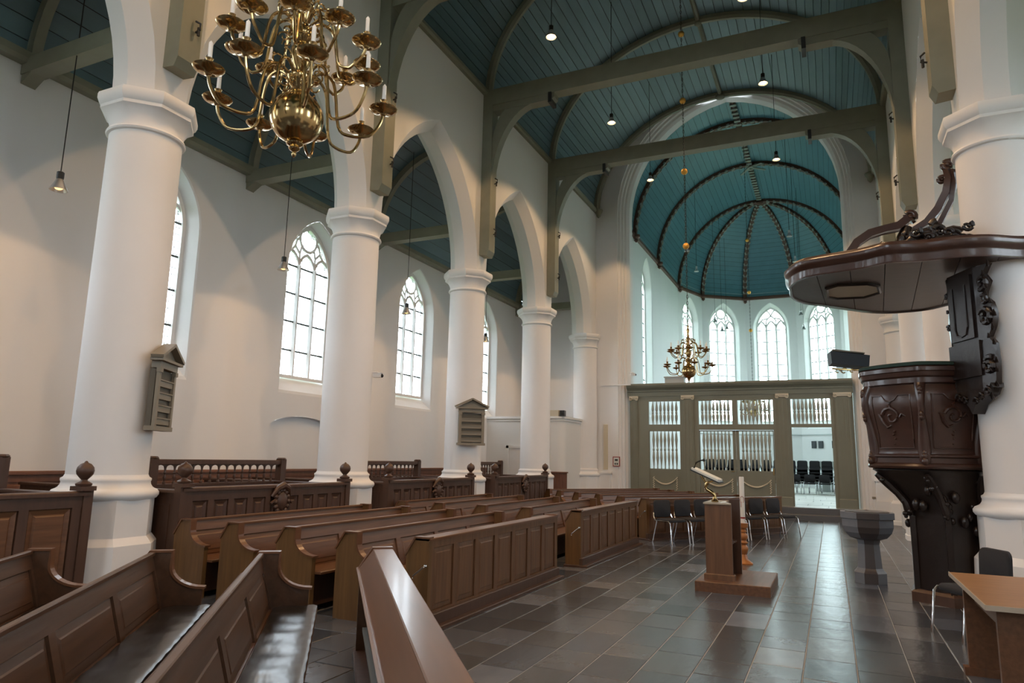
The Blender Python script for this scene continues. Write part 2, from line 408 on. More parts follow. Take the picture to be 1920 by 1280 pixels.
# ------------------------------------------------------------------ windows
def window(name, loc, rz, W, sill, spring, apex, bars, headspring, headapex, style='circle', gl='window_glass', thick=1.0, lead=True, parts=True, portal=True):
    """local x = along wall, local y = outwards; glass at y=0"""
    r = empty(name, (loc[0], loc[1], 0), rz, kind='structure')
    f = .055
    def fr(a, b, t): return (a, t, b)
    # outer stone frame
    o1 = outline(0, W+.03, sill-.03, spring, apex+.04, 12); o2 = outline(0, W-.05, sill+.04, spring, apex-.08, 12)
    g = MB(); g.loft([[(a, -.07, b) for a, b in o1], [(a, -.07, b) for a, b in o2], [(a, .05, b) for a, b in o2]], True); g.build('stone_frame', 'stone_white', r)
    lw = 2*W/3
    for s_ in (-1, 1):
        g = MB(); g.prism([(-.05*thick, -.02), (-.02*thick, -.08), (.02*thick, -.08), (.05*thick, -.02), (.04*thick, .05), (-.04*thick, .05)], lambda a, b, t: (s_*lw/2+a, b, t), sill, headspring+.05)
        g.build('mullion', 'stone_white', r)
    tr = MB()
    def bar(pts, rr=.036, closed=False): tr.tube([(a, -.02, b) for a, b in pts], rr*thick, 6, closed, flat=(0, 1, 0))
    for k in (-1, 0, 1):
        us = arch_us(k*lw, lw/2, headspring, headapex, 6); bar([(u, arch_z(u, k*lw, lw/2, headspring, headapex)) for u in us])
    hh = apex-headapex
    if style == 'circle':
        cr_ = min(W*.36, hh*.42); cz = headapex+hh*.52
        bar([(cr_*cos(t*PI/10), cz+cr_*sin(t*PI/10)) for t in range(20)], .036, True)
        for s_ in (-1, 1):
            bar([(s_*lw/2, headspring+.25*(headapex-headspring)), (s_*(lw*.5), headapex-.02), (s_*cr_*.75, cz-cr_*.66)], .03)
            bar([(s_*lw*.5, headapex-.03), (s_*lw*.80, headapex+.12), (s_*(cr_+.12*W), cz-cr_*.3), (s_*cr_*1.0, cz)], .03)
            bar([(s_*lw, headapex), (s_*lw*.80, headapex+.12)], .03)
    else:
        for s_ in (-1, 1):
            bar([(s_*W*.92, spring+.35*(headapex-spring)), (s_*W*.6, headapex+.10), (s_*W*.2, headapex+.16), (0, headapex+.3)], .032)
            bar([(0, headapex+.3), (s_*W*.12, headapex+hh*.62), (s_*W*.34, headapex+hh*.86)], .03)
            bar([(s_*lw*.5, headspring+.2), (s_*lw*.5, headapex+.02), (s_*lw*.30, headapex+.15)], .028)
    tr.build('tracery', 'stone_white', r)
    for z in bars:
        g = MB(); hwz = W if z < spring else arch_inv(z, W, spring, apex); g.box(-hwz, hwz, -.03, -.005, z-.018*thick, z+.018*thick); g.build('saddle_bar', 'window_iron', r)
    # panes: one per light and row, plus the tracery glass
    zs = [sill]+sorted(bars)
    for k in (-1, 0, 1):
        for za_, zb_ in zip(zs, zs[1:]):
            g = MB(); x0, x1 = k*lw-lw/2, k*lw+lw/2; g.box(x0+.002, x1-.002, -.003, .003, za_+.002, zb_-.002); g.build('pane', gl, r)
    ou = [(a, b) for a, b in outline(0, W, zs[-1]+.002, spring, apex, 12)]
    if zs[-1] > spring:
        hwz = arch_inv(zs[-1], W, spring, apex); ou = [(-hwz, zs[-1])]+[(a, b) for a, b in ou[1:-1] if b > zs[-1]+.001]+[(hwz, zs[-1])]
    g = MB(); g.prism(ou, lambda a, b, t: (a, t, b), -.003, .003); g.build('pane', gl, r)
    if lead:
        g = MB(); dz = .125; z = sill+dz
        while z < apex-.15:
            hwz = W if z < spring else arch_inv(z, W, spring, apex)
            g.box(-hwz, hwz, -.006, .006, z-.003, z+.003); z += dz
        for i in range(1, 12):
            if i % 4: u = -W+2*W*i/12; g.box(u-.003, u+.003, -.006, .006, sill, arch_z(u, 0, W, spring, apex))
        g.build('lead_lattice', 'window_lead', r, kind='stuff')
    if portal:
        ld = bpy.data.lights.new('sky_portal', 'AREA'); ld.shape = 'RECTANGLE'; ld.size = 2*W; ld.size_y = apex-sill
        ld.cycles.is_portal = True
        lo = bpy.data.objects.new('sky_portal', ld); COL.objects.link(lo); lo.parent = r; lo.location = (0, .10, (sill+apex)/2)
        lo.rotation_euler = (PI/2, 0, PI)   # -z of the light points to -y (inwards)
        lo.rotation_euler = (-PI/2, 0, 0)
        lo['kind'] = 'structure'
    return r
def arch_inv(z, s, spring, apex):
    lo, hi = 0, s
    for _ in range(30):
        mid = (lo+hi)/2
        if arch_z(mid, 0, s, spring, apex) > z: lo = mid
        else: hi = mid
    return lo

AW = dict(W=.75, sill=3.22, spring=5.55, apex=6.68, bars=[3.80, 4.43, 5.05, 5.67], headspring=5.67, headapex=6.02)
mids = [(CY[i]+CY[i+1])/2 for i in range(0, 7)]
wmids = [c+(.18 if abs(c-7.44) < .1 else 0) for c in mids]
def splay(g, fn, a, b, d):
    """loft from wall-face outline a to glass outline b, d = depth; fn(u, z, depth)"""
    oa = outline(*a); ob = outline(*b)
    g.loft([[fn(u, z, 0) for u, z in oa], [fn(u, z, d*.35) for u, z in oa], [fn(u, z, d) for u, z in ob]], True)
def aisle_side(sgn, wallname):
    X = (lambda x: x) if sgn < 0 else mx
    g = MB()
    ops = [(c, .90, 2.84, 5.50, 6.78) for c in wmids]
    niche = (mids[4]-.12, .93, 0.5, 2.14, 2.38)
    ops2 = ops+([niche] if sgn < 0 else [])
    wall(g, lambda u, z: (X(XAW), u, z), YB, 23.0, -.2, 7.25, ops2)
    for c in wmids:
        oa = outline(c, .90, 2.84, 5.50, 6.78); om = outline(c, .87, 2.90, 5.50, 6.76); ob = outline(c, .75, 3.20, 5.55, 6.70)
        g.loft([[(X(XAW), u, z) for u, z in oa], [(X(XAW-.02), u, z) for u, z in om], [(X(XAW-.30), u, z) for u, z in ob]], True)
    if sgn < 0:
        on = outline(*niche); g.loft([[(X(XAW), u, z) for u, z in on], [(X(XAW-.13), u, z) for u, z in on]], True)
        g.add([(X(XAW-.13), u, z) for u, z in on], [tuple(range(len(on)))])
    g.build(wallname, 'plaster', kind='structure', smooth=True, ang=20)
aisle_side(-1, 'wall_left'); aisle_side(1, 'wall_right')
wn = 1
for i, c in enumerate(wmids):
    window('window_%d' % wn, (XAW-.32, c), PI/2, **AW); wn += 1
for i, c in enumerate(wmids):
    window('window_%d' % wn, (mx(XAW-.32), c), -PI/2, **AW); wn += 1

# ------------------------------------------------------------------ aisle ceilings
def aisle_ceiling(sgn, name):
    X = (lambda x: x) if sgn < 0 else mx
    r = empty(name, kind='structure')
    n = 11; xs_ = []
    for i in range(n+1): a = PI/2*i/n; xs_.append((-8.2-2.06*cos(a), 7.1+2.1*sin(a)))
    xs_.append((-7.86, 9.2))
    rest_ = MB()
    for bi in range(0, 7):
        y0, y1 = CY[bi], CY[bi+1] if bi < 6 else 23.0
        if bi == 0: y0 = YB
        for j in range(len(xs_)-1):
            (xa, z_a), (xb, z_b) = xs_[j], xs_[j+1]; dx, dz = xb-xa, z_b-z_a; L = math.hypot(dx, dz); g_ = .006/L
            v = .85+.3*random.random()
            a = (xa+dx*g_, z_a+dz*g_); b = (xb-dx*g_, z_b-dz*g_); nn = (-dz/L*.02, dx/L*.02)
            vs = [(X(a[0]), y0+.01, a[1]), (X(b[0]), y0+.01, b[1]), (X(b[0]+nn[0]), y0+.01, b[1]+nn[1]), (X(a[0]+nn[0]), y0+.01, a[1]+nn[1])]
            vs += [(p, y1-.01, q) for p, _, q in vs]
            fs = [(0, 1, 2, 3), (4, 5, 6, 7), (0, 1, 5, 4), (1, 2, 6, 5), (2, 3, 7, 6), (3, 0, 4, 7)]
            if sgn < 0 and bi >= 2: MB().add(vs, fs, (v, v, v)).build('plank', 'teal_boards', r)
            else: rest_.add(vs, fs, (v, v, v))
    rest_.build('planks', 'teal_boards', r, kind='stuff')
    back = MB(); back.loft([[(X(x_-(.05 if x_ < -8.2 else 0)), YB, z_+.04) for x_, z_ in xs_], [(X(x_-(.05 if x_ < -8.2 else 0)), 23.0, z_+.04) for x_, z_ in xs_]]); back.build('backing_boards', 'dark_void', r)
    g = MB(); g.prism([(-10.23, 7.0), (-10.10, 7.0), (-10.06, 7.06), (-10.06, 7.16), (-10.23, 7.16)], lambda a, b, t: (X(a), t, b), YB, 23.0); g.build('wall_plate', 'timber_paint', r)
aisle_ceiling(-1, 'ceiling_left_aisle'); aisle_ceiling(1, 'ceiling_right_aisle')
ainfo = {3: 'above the first large column', 4: 'behind the column with the wall camera', 5: 'behind the hymn board column', 6: 'behind the last free column'}
for sgn in (-1, 1):
    X = (lambda x: x) if sgn < 0 else mx
    for i in range(0, 8):
        y = CY[i] if i < 7 else 22.45
        side = 'left' if sgn < 0 else 'right'
        where = ainfo.get(i, 'at the chancel end' if i == 7 else 'the %s from the west' % ('first', 'second', 'third')[min(i, 2)])
        r = empty('aisle_truss', (0, 0, 0), label='grey green beam and rib of the %s aisle, %s' % (side, where), cat='roof truss', group='beams across the aisles')
        g = MB(); g.beam((X(-10.22), y, 6.97), (X(-7.86), y, 6.97), .24, .24); g.build('tie_beam', 'timber_paint', r)
        g = MB(); pts = []
        for k in range(13):
            a = PI/2*k/12; pts.append(((-8.2-2.06*cos(a)), 7.1+2.1*sin(a)))
        pts.append((-7.87, 9.2))
        rows = []
        for k, (px, pz) in enumerate(pts):
            a = PI/2*min(k, 12)/12; nx, nz = cos(a), -sin(a)
            rows.append([(X(px), y-.07, pz), (X(px+nx*.15), y-.07, pz+nz*.15), (X(px+nx*.15), y+.07, pz+nz*.15), (X(px), y+.07, pz)])
        g.loft(rows, True, True); g.build('rib', 'timber_paint', r, smooth=True, ang=35)
        g = MB(); g.prism([(-10.22, 6.86), (-10.22, 6.72), (-10.12, 6.78), (-9.98, 6.86)], lambda a, b, t: (X(a), t, b), y-.1, y+.1); g.build('corbel', 'timber_paint', r)

# ------------------------------------------------------------------ nave vault
vault = empty('ceiling', kind='structure')
NP = 56
arcp = [(XC-HW*cos(PI*i/NP), ZW+VB*sin(PI*i/NP)) for i in range(NP+1)]
ybs = [YB]+CY[1:7]+[YE+.05]
rest_ = MB()
for bi in range(len(ybs)-1):
    y0, y1 = ybs[bi], ybs[bi+1]
    for j in range(NP):
        (xa, z_a), (xb, z_b) = arcp[j], arcp[j+1]; dx, dz = xb-xa, z_b-z_a; L = math.hypot(dx, dz); g_ = .007/L
        v = .8+.4*random.random(); sh = random.choice((0, 0, 0, .004))
        nn = (-dz/L, dx/L)
        a = (xa+dx*g_+nn[0]*sh, z_a+dz*g_+nn[1]*sh); b = (xb-dx*g_+nn[0]*sh, z_b-dz*g_+nn[1]*sh)
        vs = [(a[0], y0+.01, a[1]), (b[0], y0+.01, b[1]), (b[0]+nn[0]*.02, y0+.01, b[1]+nn[1]*.02), (a[0]+nn[0]*.02, y0+.01, a[1]+nn[1]*.02)]
        vs += [(p, y1-.01, q) for p, _, q in vs]
        fs = [(0, 1, 2, 3), (4, 5, 6, 7), (0, 1, 5, 4), (1, 2, 6, 5), (2, 3, 7, 6), (3, 0, 4, 7)]
        if bi >= 3: MB().add(vs, fs, (v, v, v)).build('plank', 'teal_boards', vault)
        else: rest_.add(vs, fs, (v, v, v))
rest_.build('planks', 'teal_boards', vault, kind='stuff')
back = MB(); back.loft([[(XC+(x_-XC)*1.01, y_, z_+.04) for x_, z_ in arcp] for y_ in (YB, YE+.3)]); back.build('backing_boards', 'dark_void', vault)
g = MB(); g.prism([(-.07, 0), (-.05, -.10), (0, -.14), (.05, -.10), (.07, 0)], lambda a, b, t: (XC+a, t, ZW+VB+b), YB, YE+.1); g.build('ridge_beam', 'timber_paint', vault)

def vault_rib(y, r, wdt=.16, dep=.17, mt='timber_paint', name='vault_rib'):
    g = MB(); rows = []
    n = 40
    for k in range(n+1):
        a = PI*k/n; px, pz = XC-HW*cos(a), ZW+VB*sin(a)
        nx, nz = cos(a)/HW, -sin(a)/VB; l = math.hypot(nx, nz); nx, nz = nx/l, nz/l
        q = dep
        rows.append([(px, y-wdt/2, pz), (px+nx*q*.6, y-wdt/2, pz+nz*q*.6), (px+nx*q, y-wdt/4, pz+nz*q), (px+nx*q, y+wdt/4, pz+nz*q), (px+nx*q*.6, y+wdt/2, pz+nz*q*.6), (px, y+wdt/2, pz)])
    g.loft(rows, True, True); return g.build(name, mt, r, smooth=True, ang=30)
# trusses
tw = {2: 'added unseen behind the viewer', 3: 'above the big column at the left', 4: 'its brace rising right behind the chandelier', 5: 'highest whole beam in view', 6: 'last one before the chancel arch'}
def truss(i):
    y = CY[i]; r = empty('roof_truss', (0, 0, 0), label='grey green timber roof truss across the nave, '+tw[i], cat='roof truss')
    g = MB(); zb, zt = 9.92, 10.32
    g.beam((XC-HW, y, (zb+zt)/2), (XC+HW, y, (zb+zt)/2), .30, zt-zb); g.build('tie_beam', 'timber_paint', r)
    for s_ in (-1, 1):
        X = (lambda x: x) if s_ < 0 else mx
        def fn(a, b, t): return (X(a), t, b)
        g = MB(); g.prism([(-7.18, 6.22), (-7.18, 9.92), (-6.93, 9.92), (-6.93, 6.32), (-6.99, 6.20)], fn, y-.15, y+.15); g.build('wall_post', 'timber_paint', r)
        # curved brace
        out = [(-6.93, 7.92), (-6.93, 8.45)]; n = 12
        inner = []; outer = []
        for k in range(n+1):
            t = PI/2*k/n
            inner.append((-6.94+1.12*(1-cos(t)), 7.88+1.90*sin(t)))
        for k in range(n+1):
            t = PI/2*k/n
            outer.append((-6.96+.50*(1-cos(t)), 8.70+1.12*sin(t)))
        g = MB(); g.loft([[fn(*inner[k], y-.11), fn(*inner[k], y+.11), fn(*outer[k], y+.11), fn(*outer[k], y-.11)] for k in range(n+1)], True, True)
        g.build('brace', 'timber_paint', r, smooth=True, ang=30)
        g = MB(); g.prism([(-6.93, 9.92), (-6.93, 9.76), (-5.44, 9.76), (-5.36, 9.82), (-5.36, 9.92)], fn, y-.13, y+.13); g.build('corbel_piece', 'timber_paint', r)
        g = MB(); g.box(min(X(-5.50), X(-5.42)), max(X(-5.50), X(-5.42)), y-.17, y+.17, 9.68, 9.93); g.build('iron_strap', 'iron', r)
        for zz in (6.75, 8.0):
            g = MB(); g.tube([(X(-6.93), y+.06, zz), (X(-6.86), y+.06, zz+.02), (X(-6.86), y+.06, zz+.10), (X(-6.91), y+.03, zz+.13)], .014, 6); g.tube([(X(-6.88), y+.06, zz-.06), (X(-6.88), y+.06, zz+.05)], .018, 6); g.build('iron_hook', 'iron', r)
    vault_rib(y, r)
    g = MB(); g.sphere((XC, y, ZW+VB-.16), .10, sc=(1, 1, .7)); g.build('boss', 'timber_paint', r, smooth=True)
for i in (2, 3, 4, 5, 6): truss(i)
r = vault_rib(YE-.12, vault, .20, .17, name='wall_rib')
for s_ in (-1, 1):
    g = MB(); g.lathe([(.02, -.26), (.07, -.20), (.09, -.12), (.13, -.06), (.15, 0), (.15, .03)], n=12); o = g.build('corbel', 'timber_paint', r, smooth=True); o.location = (XC+s_*(HW-.14), YE-.12, ZW-.02)
g = MB(); g.sphere((XC, YE-.16, ZW+VB-.16), .13, sc=(1.3, 1, .7)); g.build('boss', 'timber_paint', r, smooth=True)

# ------------------------------------------------------------------ chancel arch wall
CX = -2.70
g = MB(); op = (CX, 3.70, 0, 10.1, 14.25)
wall(g, lambda u, z: (u, YE, z), XC-HW-.05, XC+HW+.05, -.2, 15.6, [op])
st_ = [(YE, 3.70, 14.25), (YE+.08, 3.70, 14.25), (YE+.10, 3.62, 14.19), (YE+.18, 3.61, 14.18), (YE+.20, 3.54, 14.12), (YE+.30, 3.53, 14.11), (YE+.32, 3.46, 14.04), (YE+.44, 3.38, 13.98), (YE+.80, 3.38, 13.98)]
rows = []
for yy, s_, ap in st_:
    us = arch_us(CX, s_, 10.1, ap, 18); rows.append([(CX-s_, yy, 0)]+[(u, yy, arch_z(u, CX, s_, 10.1, ap)) for u in us]+[(CX+s_, yy, 0)])
g.loft(rows)
# east face of the arch wall, seen from nowhere but closing the chancel
wall(g, lambda u, z: (u, YE+.8, z), -7.3, 1.8, 0, 15.6, [(CX, 3.38, 0, 10.1, 13.98)])
g.build('wall_chancel_arch', 'plaster', kind='structure', smooth=True, ang=20)
g = MB(); g.box(-6.98, -5.97, YE-.025, YE+.02, 4.08, 4.12); g.build('trim_4', 'plaster', kind='structure')
g = MB(); g.box(-8.1, -7.18, YE, YE+.62, 0, 9.5); g.box(mx(-7.18), mx(-8.1), YE, YE+.62, 0, 9.5); g.build('wall_chancel_piers', 'plaster', kind='structure')
for s_, nm in ((-1, 'left'), (1, 'right')):      # pilaster base beside the arch
    X = (lambda x: x) if s_ < 0 else mx
    g = MB(); xa, xb = sorted((X(-7.14), X(-6.6)))
    g.box(xa, xb, YE-.16, YE, 0, .62); g.box(xa+.04, xb-.04, YE-.12, YE, .62, 1.16); g.box(xa, xb, YE-.15, YE, 1.16, 1.22)
    g.build('trim_%d' % (5 if s_ < 0 else 6), 'stone_white', kind='structure')
# aisle end walls
for s_, nm in ((-1, 'wall_left_end'), (1, 'wall_right_end')):
    X = (lambda x: x) if s_ < 0 else mx
    g = MB(); nch = (-9.4, .32, 4.4, 5.6, 6.2); wall(g, lambda u, z: (X(u), 23.0, z), XAW-.02, -7.7, 0, 9.4, [nch])
    on = outline(*nch); g.loft([[(X(u), 23.0, z) for u, z in on], [(X(u), 23.15, z) for u, z in on]], True); g.add([(X(u), 23.15, z) for u, z in on], [tuple(range(len(on)))])
    g.build(nm, 'plaster', kind='structure')
# west wall with a window, behind the viewer
g = MB(); wo_ = (XC, 1.5, 5.0, 8.4, 11.0)
wall(g, lambda u, z: (u, YB, z), -10.6, 5.1, 0, lambda u: max(zv(u) if abs(u-XC) < HW else 0, 9.4), [wo_], extra=[XC+HW*cos(PI*k/16) for k in range(17)])
oa = outline(*wo_); g.loft([[(u, YB, z) for u, z in oa], [(u, YB-.4, z) for u, z in oa]], True)
g.build('wall_back', 'plaster', kind='structure')
window('window_%d' % wn, (XC, YB-.35), PI, W=1.5, sill=5.0, spring=8.4, apex=11.0, bars=[5.8, 6.6, 7.4, 8.2, 9.0], headspring=9.0, headapex=9.7); wn += 1

# ------------------------------------------------------------------ chancel
RX, HY, ZE = 4.4, 37.0, 11.04
APEX = 15.42
def corner(k): a = rad(180-36*k); return (XC+RX*cos(a), HY+RX*sin(a))
COR = [corner(k) for k in range(6)]
AP = dict(W=.80, sill=3.9, spring=9.25, apex=10.50, bars=[4.55, 5.2, 5.85, 6.5, 7.15, 7.8, 8.48, 9.16], headspring=9.20, headapex=9.70)
g = MB()
def seg(p, q, ops, W0=.98):
    p = Vector((*p, 0)); q = Vector((*q, 0)); d = (q-p); L = d.length; d.normalize(); n = Vector((-d.y, d.x, 0))   # outward normal: left of travel
    fn = lambda u, z, t=0: (p.x+d.x*u+n.x*t, p.y+d.y*u+n.y*t, z)
    O = [(c, W0, 3.5, 9.15, 10.72) for c in ops]
    wall(g, lambda u, z: fn(u, z), 0, L, .3, 11.6, O)
    for o in O:
        a = outline(*o); m_ = outline(o[0], o[1]-.04, 3.56, 9.15, 10.69); b = outline(o[0], .80, 3.88, 9.25, 10.52)
        g.loft([[fn(u, z) for u, z in a], [fn(u, z, .03) for u, z in m_], [fn(u, z, .36) for u, z in b]], True)
    return fn, math.atan2(d.y, d.x)
jobs = []
# travel clockwise seen from above: left wall going north, apse, right wall going south
fn, an = seg((XC-RX, 23.2), COR[0], [29.9-23.2]); jobs.append((fn(29.9-23.2, 0, .38), an, 'circle'))
for k in range(5):
    L = (Vector(COR[k])-Vector(COR[k+1])).length
    fn, an = seg(COR[k], COR[k+1], [L/2]); jobs.append((fn(L/2, 0, .38), an, 'lobes' if k == 2 else 'circle'))
fn, an = seg(COR[5], (XC+RX, 23.2), [HY-29.9]); jobs.append((fn(HY-29.9, 0, .38), an, 'circle'))
g.build('wall_chancel', 'plaster', kind='structure', smooth=True, ang=15)
for loc, an, sty in jobs:
    window('window_%d' % wn, loc, an, style=sty, gl='window_glass_green', thick=1.35, lead=False, **AP); wn += 1
g = MB(); loop = [(XC-RX, 23.2)]+COR+[(XC+RX, 23.2)]
for z0, z1, dd, mt_ in ((3.14, 3.19, .05, 'plaster'),):
    for a, b in zip(loop, loop[1:]):
        pass
# chancel vault: barrel + half-decagon dome, boards joined
cv = empty('ceiling_chancel', kind='structure')
def pt(k, t):    # rib k of the dome at elevation t
    cx, cy = COR[k]; return (XC+(cx-XC)*cos(t), HY+(cy-HY)*cos(t), ZE+(APEX-ZE)*sin(t))
g = MB(); nb = 26
def strip(a, b, c, d, ins=.05):   # quad with thin gap at the lower edge
    a, b, c, d = map(Vector, (a, b, c, d)); e = (d-a).normalized()*.01; f_ = (c-b).normalized()*.01
    v = .85+.3*random.random(); g.add([a+e, b+f_, c, d], [(0, 1, 2, 3)], (v, v, v))
for k in range(5):
    for j in range(nb):
        t0, t1 = PI/2*j/nb, PI/2*(j+1)/nb*.9999; strip(pt(k, t0), pt(k+1, t0), pt(k+1, t1), pt(k, t1))
for s_ in (-1, 1):
    for j in range(nb):
        t0, t1 = PI/2*j/nb, PI/2*(j+1)/nb
        p0 = (XC+s_*RX*cos(t0), ZE+(APEX-ZE)*sin(t0)); p1 = (XC+s_*RX*cos(t1), ZE+(APEX-ZE)*sin(t1))
        strip((p0[0], 23.2, p0[1]), (p0[0], HY, p0[1]), (p1[0], HY, p1[1]), (p1[0], 23.2, p1[1]))
MATS['teal_boards_chancel'].node_tree  # painted boards
g.build('planks', 'teal_boards_chancel', cv, kind='stuff')
g = MB(); g2 = g
rows = [[(XC+(COR[k][0]-XC)*cos(t)*1.01, HY+(COR[k][1]-HY)*cos(t)*1.01, ZE+(APEX+.05-ZE)*sin(t)+.02) for k in range(6)] for t in [PI/2*j/8 for j in range(9)]]
g.loft(rows)
g.loft([[(XC-RX*1.01*cos(a), y_, ZE+(APEX+.05-ZE)*sin(a)+.02) for a in [PI*j/16 for j in range(17)]] for y_ in (23.2, HY)])
g.build('backing_boards', 'dark_void', cv)
g = MB()
for a, b in zip(loop, loop[1:]):
    d = (Vector(b)-Vector(a)).normalized(); n = Vector((d.y, -d.x))
    g.add([(a[0], a[1], ZE-.10), (b[0], b[1], ZE-.10), (b[0]+n.x*.10, b[1]+n.y*.10, ZE-.06), (a[0]+n.x*.10, a[1]+n.y*.10, ZE-.06),
           (a[0], a[1], ZE+.10), (b[0], b[1], ZE+.10), (b[0]+n.x*.10, b[1]+n.y*.10, ZE+.06), (a[0]+n.x*.10, a[1]+n.y*.10, ZE+.06)],
          [(0, 1, 2, 3), (4, 5, 6, 7), (3, 2, 6, 7)])
g.build('trim_7', 'polychrome', kind='structure')
# notched polychrome ribs
def poly_rib(root, path, side=(0, 1, 0)):
    P_ = [Vector(p) for p in path]; c = Vector((XC, P_[0].y if abs(P_[0].y-P_[-1].y) < .01 else HY, ZE))
    g = MB(); rows = []
    for i, p in enumerate(P_):
        d = (P_[min(i+1, len(P_)-1)]-P_[max(i-1, 0)]).normalized(); inn = (Vector((XC, HY, ZE-.01)) - p)
        if abs(P_[0].y-P_[-1].y) < .01: inn = Vector((XC, p.y, ZE-.01))-p
        inn = (inn-d*inn.dot(d)).normalized(); s_ = d.cross(inn).normalized()
        rows.append([p-s_*.10, p-s_*.10+inn*.14, p+s_*.10+inn*.14, p+s_*.10])
    g.loft(rows, True, True); root = g.build('vault_rib', 'polychrome', root)
    # light painted blocks standing proud along both lower arrises
    L = 0; g = MB(); acc = 0; step = .34
    for i in range(len(P_)-1):
        a, b = P_[i], P_[i+1]; d = (b-a); l = d.length; d.normalize(); t = -acc
        while t+step < l+1e-6 or False:
            t += step
            if t > l: break
            q = a+d*t; inn = (Vector((XC, HY if abs(P_[0].y-P_[-1].y) > .01 else q.y, ZE-.01))-q); inn = (inn-d*inn.dot(d)).normalized(); s_ = d.cross(inn).normalized()
            for sg in (-1, 1):
                e = q+s_*sg*.075+inn*.145
                g.beam(e-d*.075-s_*sg*.035, e+d*.075+s_*sg*.035, .07, .07, tuple(inn))
        acc = (acc+l) % step
    g.build('painted_notches', 'poly_light', root, kind='stuff'); return root
NS = 22
names_ = ['left springing', 'second from the left', 'third from the left', 'third from the right', 'second from the right', 'right springing']
for k in range(6):
    r = poly_rib(cv, [pt(k, PI/2*j/NS*.985) for j in range(NS+1)])
    g = MB(); g.lathe([(.03, -.26), (.10, -.18), (.08, -.12), (.16, -.04), (.16, .06)], n=10); o = g.build('corbel', 'polychrome', r, smooth=True)
    cx, cy = COR[k]; o.location = (cx+(XC-cx)*.03, cy+(HY-cy)*.03, ZE-.05)
for y_, nm_ in ((27.6, 'nearer the nave'), (32.0, 'nearer the apse')):
    r = poly_rib(cv, [(XC-RX*cos(PI*j/40), y_, ZE+(APEX-ZE)*sin(PI*j/40)) for j in range(41)])
    for s_ in (-1, 1):
        g = MB(); g.lathe([(.03, -.26), (.10, -.18), (.08, -.12), (.16, -.04), (.16, .06)], n=10); o = g.build('corbel', 'polychrome', r, smooth=True); o.location = (XC+s_*(RX-.12), y_, ZE-.05)
g = MB(); g.tube([(XC, 23.2, APEX-.05), (XC, 36.9, APEX-.05)], .10, 8)
o = g.build('ridge_rib', 'polychrome', cv)
rib0 = o
g = MB(); yy = 23.5
while yy < 36.7: g.box(XC-.12, XC+.12, yy, yy+.15, APEX-.18, APEX-.08); yy += .34
g.build('painted_notches', 'poly_light', rib0, kind='stuff')
g = MB(); g.sphere((XC, HY-.1, APEX-.18), .17, sc=(1, 1, .7)); g.build('boss', 'polychrome', rib0, smooth=True)
g = MB()
for a in (0.5, 2.2, -.7): g.beam((XC, 32.0, APEX-.22), (XC+.75*cos(a), 32.0+.75*sin(a), APEX-.30), .12, .03)
g.build('leaf_boss', 'poly_light', cv)
# ledge in apse
g = MB()
for a, b in zip(loop[1:], loop[2:-1]):
    d = (Vector(b)-Vector(a)).normalized(); n = Vector((d.y, -d.x))
    g.add([(a[0], a[1], 3.13), (b[0], b[1], 3.13), (b[0]+n.x*.06, b[1]+n.y*.06, 3.13), (a[0]+n.x*.06, a[1]+n.y*.06, 3.13),
           (a[0], a[1], 3.2), (b[0], b[1], 3.2), (b[0]+n.x*.06, b[1]+n.y*.06, 3.17), (a[0]+n.x*.06, a[1]+n.y*.06, 3.17)], [(0, 1, 2, 3), (4, 5, 6, 7), (3, 2, 6, 7)])
g.build('trim_8', 'grey_paint', kind='structure')
# ground outside
g = MB(); g.add([(-120, -100, -.6), (120, -100, -.6), (120, 140, -.6), (-120, 140, -.6)], [(0, 1, 2, 3)]); g.build('ground_outside', 'grass', kind='structure')

